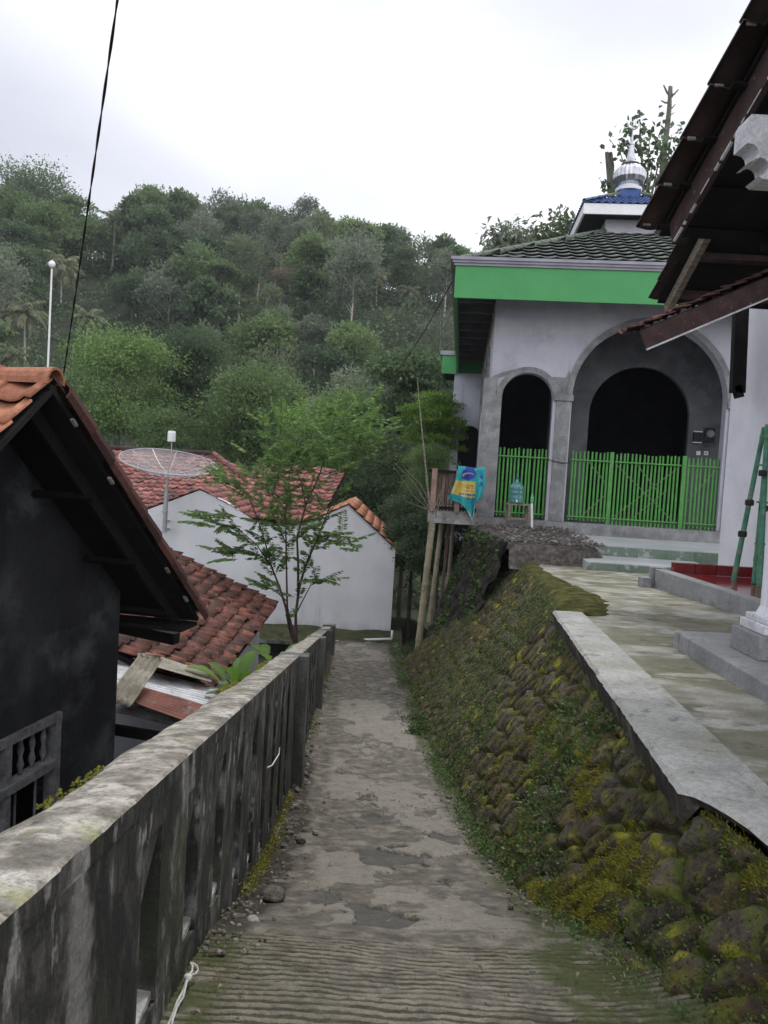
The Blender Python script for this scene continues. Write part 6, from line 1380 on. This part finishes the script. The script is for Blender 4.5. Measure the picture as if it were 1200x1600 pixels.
for lb, pxs, b_, key in (('spiky dark tree top just left of the green grey roof', [(772, 372, .6), (785, 362, .7), (800, 370, .9), (812, 378, 1.), (790, 385, .9), (815, 392, 1.), (800, 398, 1.)], (812, 410), 0),
                    ('loose olive tree crown behind the left slope of the grey green roof', [(845, 372, .9), (860, 358, 1.), (880, 350, 1.), (895, 358, .9), (870, 375, 1.1), (890, 375, 1.), (850, 388, 1.1), (835, 385, .9), (900, 368, .7), (868, 392, 1.2)], (865, 410), 1)):
    Yt = 31 + key * 2; root = thing('roofside_tree', P(*b_, Yt) - ZV * 10, lb, 'tree'); V, F_ = spray(pxs, Yt, 110, rr2, .36 - .06 * key, .10 + .04 * key, .40); np_obj('crown', V, F_, lm_olive if key else lm_grey, root, smooth=False, attrs=dict(tint=np.repeat(rr2.random(len(F_)), 4)))
    mb = MB(); b0 = P(*b_, Yt); mb.tube([b0 - ZV * 10, b0, P(b_[0] - 2, b_[1] - 40, Yt)], [.2, .12, .04], 6)
    for x, y, s_ in pxs: q = P(x, y, Yt); mb.tube([b0, b0.lerp(q, .6), q], [.05, .03, .012], 5)
    mb.build('trunk', m_bark, root)

# feathery young tree beside the boundary wall
YT = 13.4
root = thing('feathery_young_tree', P(461, 1008, YT) - ZV * 1.2, 'young tree with several thin stems and feathery leaves in front of the white wall', 'tree')
stems = [[(461, 1008), (452, 980), (447, 950), (436, 915), (424, 885), (415, 850), (404, 815)], [(463, 1005), (462, 960), (468, 915), (479, 880), (497, 840), (512, 800), (530, 765)], [(462, 1005), (449, 950), (448, 905), (447, 850), (446, 800), (452, 740), (470, 690)],
         [(466, 930), (466, 880), (464, 840), (478, 790), (500, 740), (515, 690), (525, 650)], [(424, 885), (400, 850), (370, 825), (330, 815)], [(497, 840), (520, 835), (545, 848)], [(404, 815), (390, 780), (370, 755), (345, 748)],
         [(447, 850), (425, 800), (430, 740), (425, 690)], [(478, 790), (470, 750), (455, 720)], [(424, 885), (410, 870), (380, 862), (350, 868)], [(512, 800), (540, 740), (560, 700), (575, 680)], [(462, 960), (485, 915), (505, 905)], [(449, 940), (432, 925), (415, 915)]]
mb = MB(); rs = random.Random(2); tw_pts = []
for i, st_ in enumerate(stems):
    q = [P(x, y, YT + (rs.uniform(-.25, .25) * (k > 0) + .25 * math.sin(i * 2.1) * k / len(st_) * 2)) for k, (x, y) in enumerate(st_)]
    if i < 3: q = [q[0] - ZV * .9] + q
    r0 = .033 if i in (0, 1) else (.024 if i < 4 else .013); mb.tube(q, [r0 * (1 - .75 * k / (len(q) - 1)) for k in range(len(q))], 7)
    for k in range(len(q) // 3, len(q) - 1):
        for t in (0, .25, .5, .75): tw_pts.append((q[k].lerp(q[k + 1], t), (q[k + 1] - q[k]).normalized(), i, st_))
    tw_pts.append((q[-1], (q[-1] - q[-2]).normalized(), i, st_))
C = []; D = []; L_ = []
def frond(p, d, ln, droop=.25):
    """pinnate leaf: leaflets in pairs along a rachis"""
    n_ = int(ln / .034); d = d.copy(); pts = [p]
    for k in range(n_): d = d + Vector((0, 0, -droop / n_)); d.normalize(); pts.append(pts[-1] + d * ln / n_)
    mb.tube(pts, [.004 * (1 - .7 * k / n_) + .001 for k in range(n_ + 1)], 4, cap=False)
    sd = d.cross(Vector((0, 0, 1))); sd = sd.normalized() if sd.length > .1 else Vector((1, 0, 0))
    for k in range(1, n_ + 1):
        for sg in (-1, 1): C.append(pts[k]); D.append(sd * sg + d * .75 + Vector((rs.uniform(-.2, .2), rs.uniform(-.2, .2), -.35 + rs.uniform(-.3, .15)))); L_.append(.085 * math.sin(math.pi * (.2 + .7 * k / n_)) + .03)
for p, d, i, st_ in tw_pts:
    for k in range(rs.choice((1, 2, 2)) if i >= 3 or p.z > P(0, 880, YT).z else (1 if rs.random() < .3 else 0)):
        v = (d * rs.uniform(.1, .6) + Vector((rs.uniform(-1, 1), rs.uniform(-.8, .8), rs.uniform(-.15, .7)))).normalized(); frond(p, v, rs.uniform(.28, .52))
# dense leafy head: px centres
for x, y, n_, s_ in ((470, 690, 26, 40), (520, 660, 30, 45), (440, 720, 20, 35), (560, 690, 22, 35), (500, 720, 22, 40), (410, 740, 14, 30), (400, 790, 12, 35), (345, 750, 7, 22), (450, 770, 12, 35), (530, 730, 14, 35), (350, 815, 9, 28), (310, 812, 6, 14), (480, 840, 9, 30), (540, 845, 8, 22), (430, 860, 7, 30), (360, 865, 7, 22), (410, 668, 5, 14), (455, 665, 12, 26), (575, 660, 10, 25)):
    for k in range(int(n_ * 1.05)):
        px_, py_ = x + rs.gauss(0, s_ * .5), y + rs.gauss(0, s_ * .45); p = P(px_, py_, YT + rs.gauss(0, .5)); c = P(460, 860, YT); v = (p - c); v.normalize(); v = (v * .8 + Vector((rs.uniform(-1, 1), rs.uniform(-1, 1), rs.uniform(-.2, .5)))).normalized()
        frond(p, v, rs.uniform(.25, .45))
mb.build('trunk', m_dbark, root, smooth=True)
C = np.array([tuple(c) for c in C]); D = np.array([tuple(c) for c in D]); r3 = np.random.default_rng(3); V, F_ = leaves(C, D, np.array(L_) * 1.05, np.array(L_) * .42, r3, .5, .05)
tintv = np.clip(.25 + .5 * (C[:, 2] - C[:, 2].min()) / np.ptp(C[:, 2]) + .2 * r3.normal(size=len(C)), 0, 1)
np_obj('crown', V, F_, leafmat('feathery_leaf', (.06, .12, .035), (.14, .25, .065), (.27, .40, .11), tr=.45), root, smooth=False, attrs=dict(tint=np.repeat(tintv, 4)))

# broad-leaved plants behind the boundary wall
def broadleaf(c, n_, L0, w0, rr_, name, label, lm=lm_bright, upw=.9):
    root = thing(name, c, label, 'plant'); V = []; Fc = []; nb = 0; mbs = MB(); T = []
    for i in range(n_):
        a = i * 2.4 + rr_.uniform(-.4, .4); el = upw * rr_.uniform(.75, 1.1); L1 = L0 * rr_.uniform(.6, 1.1); p = Vector(c) + Vector((rr_.uniform(-.03, .03), rr_.uniform(-.03, .03), 0)); d = Vector((math.cos(a) * math.cos(el), math.sin(a) * math.cos(el), math.sin(el)))
        m_ = 9; stem = p + d * L1 * .4; mbs.tube([p, stem], [.009, .006], 5); q = stem.copy(); sd = d.cross(ZV).normalized(); rows_ = []
        for k in range(m_):
            t = k / (m_ - 1); wv_ = w0 * L1 / L0 * math.sin(math.pi * (t * .92 + .04)) ** .7 * (1 + .10 * math.sin(k * 2.3 + i)); nn = sd.cross(d)
            rows_ += [q - sd * wv_ + nn * wv_ * .35, q - sd * wv_ * .5 + nn * wv_ * .10, q, q + sd * wv_ * .5 + nn * wv_ * .10, q + sd * wv_ + nn * wv_ * .35]; q = q + d * L1 * .75 / m_; d = (d + Vector((0, 0, -.10))).normalized()
        V += [tuple(v) for v in rows_]; Fc.append(grid_faces(m_, 5) + nb); nb += m_ * 5; T += [rr_.random()] * (m_ * 5)
    np_obj('leaves', np.array(V), np.concatenate(Fc), lm, root, attrs=dict(tint=np.array(T))); mbs.build('stems', lm_light, root); return root
rp_ = random.Random(21)
broadleaf(P(368, 1085, 7.7), 9, .50, .075, rp_, 'broad_leaved_plant', 'bright green broad leaved plant behind the boundary wall beside the red tiled eave')
broadleaf(P(358, 1098, 7.3), 6, .40, .085, rp_, 'broad_leaved_plant', 'darker broad leaved plant low against the wall below the bright one', lm=lm_mid, upw=.6)
broadleaf(P(425, 1040, 10.3), 10, .50, .085, rp_, 'potted_plant', 'bright green leafy plant in a pale pot behind the boundary wall', upw=.75)
mb = MB(); c = P(424, 1040, 10.3); mb.lathe(c - ZV * .3, [(.12, 0), (.17, .28), (.19, .3), (.17, .31)], 20); mb.build('plant_pot', m_conc, label='pale cement pot holding a bright green leafy plant behind the boundary wall', cat='pot')

# ------------------------------------------------------------------ small growth on the stone wall, gutter litter
Yw, Bw, Xw, Zw, joint, nx_, nz_ = WALLPTS
r4 = np.random.default_rng(31)
def on_wall(n_, dens):
    i = r4.integers(0, Yw.shape[0], n_); j = r4.integers(0, Yw.shape[1], n_); keep = r4.random(n_) < dens(Yw[i, j], Bw[i, j], joint[i, j]); i, j = i[keep], j[keep]
    return np.stack([Xw[i, j], Yw[i, j], Zw[i, j]], -1), np.stack([nx_[i, j], 0 * nx_[i, j], nz_[i, j]], -1)
def dcre(y, b, jt): return np.clip((sst(.42, .57, fbm(y * 1.6, b * 2.6, 4, 61)) * (.30 + .7 * jt) + .5 * sst(.10, .02, b) * sst(.4, .6, fbm(y * 2, b * 0, 3, 3))) * (.35 + .65 * sst(2.6, 4.5, y)), 0, 1)
Cw, Nw = on_wall(190000, dcre); n_ = len(Cw); jt = r4.normal(size=(n_, 3)) * .012
sz_ = .55 + .9 * r4.random(n_) ** 2
V, F_ = leaves(Cw + Nw * (.006 + .03 * r4.random((n_, 1))) + jt, Nw * .6 + r4.normal(size=(n_, 3)) * .6 + np.array([-.2, 0, .2]), .021 * sz_ * (.55 + .45 * sst(2, 4.5, Cw[:, 1])), .015 * sz_ * (.55 + .45 * sst(2, 4.5, Cw[:, 1])), r4, .3)
m_cre = leafmat('creeper_leaf', (.035, .055, .02), (.075, .12, .035), (.15, .22, .075), tr=.25)
np_obj('wall_creeper', V, F_, m_cre, smooth=False, attrs=dict(tint=np.repeat(r4.random(n_), 4)), kind='stuff', label='tiny leaved creeping plants spread over the mossy stone wall', cat='creeper')
def dmoss(y, b, jt): return sst(.52, .62, fbm(y * 2.2, b * 4, 4, 71)) * sst(6.5, 4.0, y)
Cw, Nw = on_wall(150000, dmoss); n_ = len(Cw); V, F_ = leaves(Cw + r4.normal(size=(n_, 3)) * .006, Nw + r4.normal(size=(n_, 3)) * .5, .016 + .012 * r4.random(n_), .005, r4, .1)
m_mtuft = leafmat('moss_tuft', (.09, .085, .012), (.19, .18, .022), (.34, .32, .045), tr=.3)
np_obj('moss_tufts', V, F_, m_mtuft, smooth=False, attrs=dict(tint=np.repeat(r4.random(n_), 4)), kind='stuff', label='fine olive and yellow moss tufts on the near stones of the sloping wall', cat='moss')
# weeds: small rosettes, each a plant
def weed(c, n_, L0, name, label, lm, up=.6, w=.4, grp=None):
    rr_ = np.random.default_rng(int(abs(c[0] * 1000 + c[1] * 77)) % 9999); a = rr_.random(n_) * 6.28; D = np.stack([np.cos(a), np.sin(a), up * (.3 + rr_.random(n_))], -1); C = np.array(c)[None] + D * (rr_.random((n_, 1)) * L0 * .8); V, F_ = leaves(C, D + rr_.normal(size=(n_, 3)) * .3, L0 * (.5 + .6 * rr_.random(n_)), L0 * w, rr_, .8)
    return np_obj(name, V, F_, lm, smooth=False, attrs=dict(tint=np.repeat(rr_.random(n_), 4)), label=label, cat='weed', group=grp)
for i, (px, py, s_, lb) in enumerate([(900, 1465, .03, 'small grey green weed at the foot of the wall right of the drain groove'), (845, 1390, .032, 'small weed at the wall foot beside the smooth patch'), (752, 1290, .035, 'bright clump of weed at the wall foot in mid path'), (735, 1262, .03, 'smaller weed clump just beyond the bright one'),
                                      (1085, 1570, .03, 'round leaved bright weed at the foot of the wall in the lower right corner'), (1045, 1535, .028, 'small weed with upright sprig beside the ribbed concrete'), (935, 1468, .022, 'tiny weed sprig on the lowest stones'), (1060, 1595, .025, 'low weed at the lower right picture edge'), (1125, 1595, .022, 'last small weed at the very corner of the picture'), (800, 1330, .03, 'loose low weed at the wall foot between two brown stones'), (1110, 1490, .02, 'little weed sprig between the mossy stones')]):
    d = ray(px, py); Yg_ = None
    for yq in np.arange(1.5, 9, .01):
        if d.z * yq < pz(yq): Yg_ = yq; break
    c = d * (Yg_ or 3) + Vector((0, 0, .02)); weed(c, 46 if i < 4 else 26, s_, 'weed', lb, lm_light if i in (2, 4) else lm_mid)
def fern(c, L0, label, n_=3):
    root_C = []; root_D = []; LL = []; mbf = MB(); rs_ = random.Random(int(c[1] * 100))
    for k in range(n_):
        d = Vector((-1 + .7 * k, -.5, .25)).normalized(); p = Vector(c)
        pts = [p]
        for q in range(14): d = (d + Vector((0, 0, -.05))).normalized(); pts.append(pts[-1] + d * L0 / 14); sd = d.cross(ZV).normalized(); [(root_C.append(pts[-1]), root_D.append(sd * sg + d * .4), LL.append(L0 * .26 * math.sin(math.pi * (.15 + .8 * q / 14)))) for sg in (-1, 1)]
        mbf.tube(pts, .0018, 4)
    r_ = thing('fern', c, label, 'fern'); V, F_ = leaves(np.array([tuple(q) for q in root_C]), np.array([tuple(q) for q in root_D]), np.array(LL), np.array(LL) * .38, np.random.default_rng(1), .8); np_obj('fronds', V, F_, lm_light, r_, smooth=False, attrs=dict(tint=np.full(len(V), .8))); mbf.build('stalk', lm_light, r_)
fern(hit(1078, 1400, (1.05, 2.3, 0), (.9, 0, .35)) + Vector((-.03, 0, .02)), .11, 'small pale fern growing from the mossy stones below the broken slab corner'); fern(hit(978, 1358, (1.0, 2.8, 0), (.9, 0, .35)) + Vector((-.04, 0, .02)), .09, 'tiny fern in a dark gap between stones, left of the larger fern')
# litter along the left gutter
rs = random.Random(15); mb = MB()
for i in range(420):
    y = 2.4 + 12 * rs.random() ** 1.6; x = XL(y) + abs(rs.gauss(.02, .10)) * (1 if y < 7 else .6); rock(mb, (x, y, float(pz(y)) + .012), rs.choice((.008, .012, .018, .026) if y > 4.5 else (.005, .007, .010)), rs)
for i in range(300):
    y = 3 + 13 * rs.random(); x = XR(y) - abs(rs.gauss(.0, .07)); rock(mb, (x, y, float(pz(y)) + .01), rs.choice((.007, .01, .016)), rs)
mb.build('grit', m_peb, kind='stuff', label='small stones and grit lying along both edges of the path', cat='grit')
for px, py, r_, lb, mm in ((428, 1405, .07, 'grey rounded stone lying against the foot of the boundary wall', m_gravel), (395, 1440, .028, 'pale lump of mortar at the wall foot nearest the camera', m_conc), (470, 1318, .04, 'small stone in the gutter before the first wall post', m_darkstone)):
    for yq in np.arange(1.5, 9, .01):
        if ray(px, py).z * yq < pz(yq): break
    mb = MB(); rock(mb, ray(px, py) * yq + Vector((0, 0, r_ * .35)), r_, random.Random(px), .42, 9); o = mb.build('stone', mm, label=lb, cat='stone'); sb_ = o.modifiers.new('s', 'SUBSURF'); sb_.levels = 2; sb_.render_levels = 2
n_ = 260; C = []
for i in range(n_):
    y = 1.7 + 10 * rs.random() ** 1.5; side = rs.random()
    x = XL(y) + abs(rs.gauss(0, .16)) if side < .5 else (XR(y) - abs(rs.gauss(0, .14)) if side < .85 else rs.uniform(XL(y), XR(y))); C.append((x, y, float(pz(y)) + .018))
C = np.array(C); V, F_ = leaves(C, r4.normal(size=(n_, 3)) * np.array([1, 1, .12]), (.016 + .02 * r4.random(n_)) * (1 + .8 * sst(3, 6, C[:, 1])), .012, r4, 2., .5)
np_obj('leaf_litter', V, F_, leafmat('dead_leaf', (.05, .03, .018), (.14, .10, .06), (.36, .33, .26), tr=.1), smooth=False, attrs=dict(tint=np.repeat(r4.random(n_), 4)), kind='stuff', label='dead leaves scattered on the path', cat='leaves')
mb = MB(); 
for i in range(26):
    y = 1.9 + 4 * rs.random(); x = rs.uniform(XL(y) + .05, XR(y)) if i % 2 else XR(y) - rs.random() * .25; a = rs.random() * 3.1; L1 = rs.uniform(.04, .13); z = float(pz(y)) + .02; y2 = y + math.sin(a) * L1; mb.tube([(x, y, z), (x + math.cos(a) * L1, y2, float(pz(y2)) + .022)], .0022, 5)
mb.build('twigs', m_lwood, kind='stuff', label='dry straws and twigs lying on the path', cat='twigs')
# moss and weeds along the wall foot, left side and path edges
def edge_leaves(n_, fx, spread, name, lm, label, l, hi=.05, y0=2.0, y1=16):
    y = y0 + (y1 - y0) * r4.random(n_) ** 1.7; m_ = fbm(y * 1.7, y * 0 + 2, 3, int(l * 999)) ; k = r4.random(n_) < sst(.42, .62, m_) * (sst(1.8, 5.0, y) * .8 + .2); y = y[k]; x = fx(y) + r4.normal(size=len(y)) * spread; C = np.stack([x, y, pz(y) + .02 + hi * r4.random(len(y)) ** 2], -1)
    V, F_ = leaves(C, r4.normal(size=C.shape) + np.array([0, 0, .6]), l * (.5 + r4.random(len(y))) * (.5 + .5 * sst(2, 5, y)), l * .5 * (.5 + .5 * sst(2, 5, y)), r4, .6); np_obj(name, V, F_, lm, smooth=False, attrs=dict(tint=np.repeat(r4.random(len(y)), 4)), kind='stuff', label=label, cat='weeds')
edge_leaves(16000, lambda y: XR(y) - .01, .05, 'foot_weeds', m_cre, 'low weeds along the foot of the sloping stone wall', .022)
edge_leaves(9000, lambda y: XL(y) + .015, .025, 'gutter_moss', m_mtuft, 'moss and small weeds along the foot of the boundary wall', .018, .06)
edge_leaves(9000, lambda y: XR(y) + .10 * sst(9, 16, y) * 8 * r4.random(len(y)), .12, 'verge_weeds', m_cre, 'weeds covering the ground right of the far end of the path', .04, .10, 9, 18)

yb = 12 + 2.9 * r4.random(2600); ub = r4.random(2600); xb_ = 1.95 + .03 * (yb - 12) - .30 * sst(12.3, 14.8, yb) - .85 * (1 - ub) ** 1.15 - .06; zb_ = -3.55 + 2.57 * ub; kk = fbm(yb * 2, ub * 4, 3, 5) > .5
Cb = np.stack([xb_, yb, zb_], -1)[kk]; V, F_ = leaves(Cb, r4.normal(size=Cb.shape) + np.array([-.8, -.4, .1]), .09, .05, r4, .4)
np_obj('bank_plants', V, F_, m_cre, smooth=False, attrs=dict(tint=np.repeat(r4.random(len(Cb)), 4)), kind='stuff', label='small leafy plants hanging on the dark stone bank below the balcony', cat='weeds')
# ------------------------------------------------------------------ air
hz = MB(); hz.box((0, 195, 40), (640, 560, 140)); 
Mh = bpy.data.materials.new('haze'); Mh.use_nodes = True; t = Mh.node_tree; t.nodes.remove(t.nodes['Principled BSDF']); v = t.nodes.new('ShaderNodeVolumePrincipled')
v.inputs['Color'].default_value = (.84, .90, 1, 1); v.inputs['Density'].default_value = .0004; v.inputs['Anisotropy'].default_value = 0; t.links.new(v.outputs[0], t.nodes['Material Output'].inputs['Volume'])
hz.build('haze', Mh, kind='stuff')
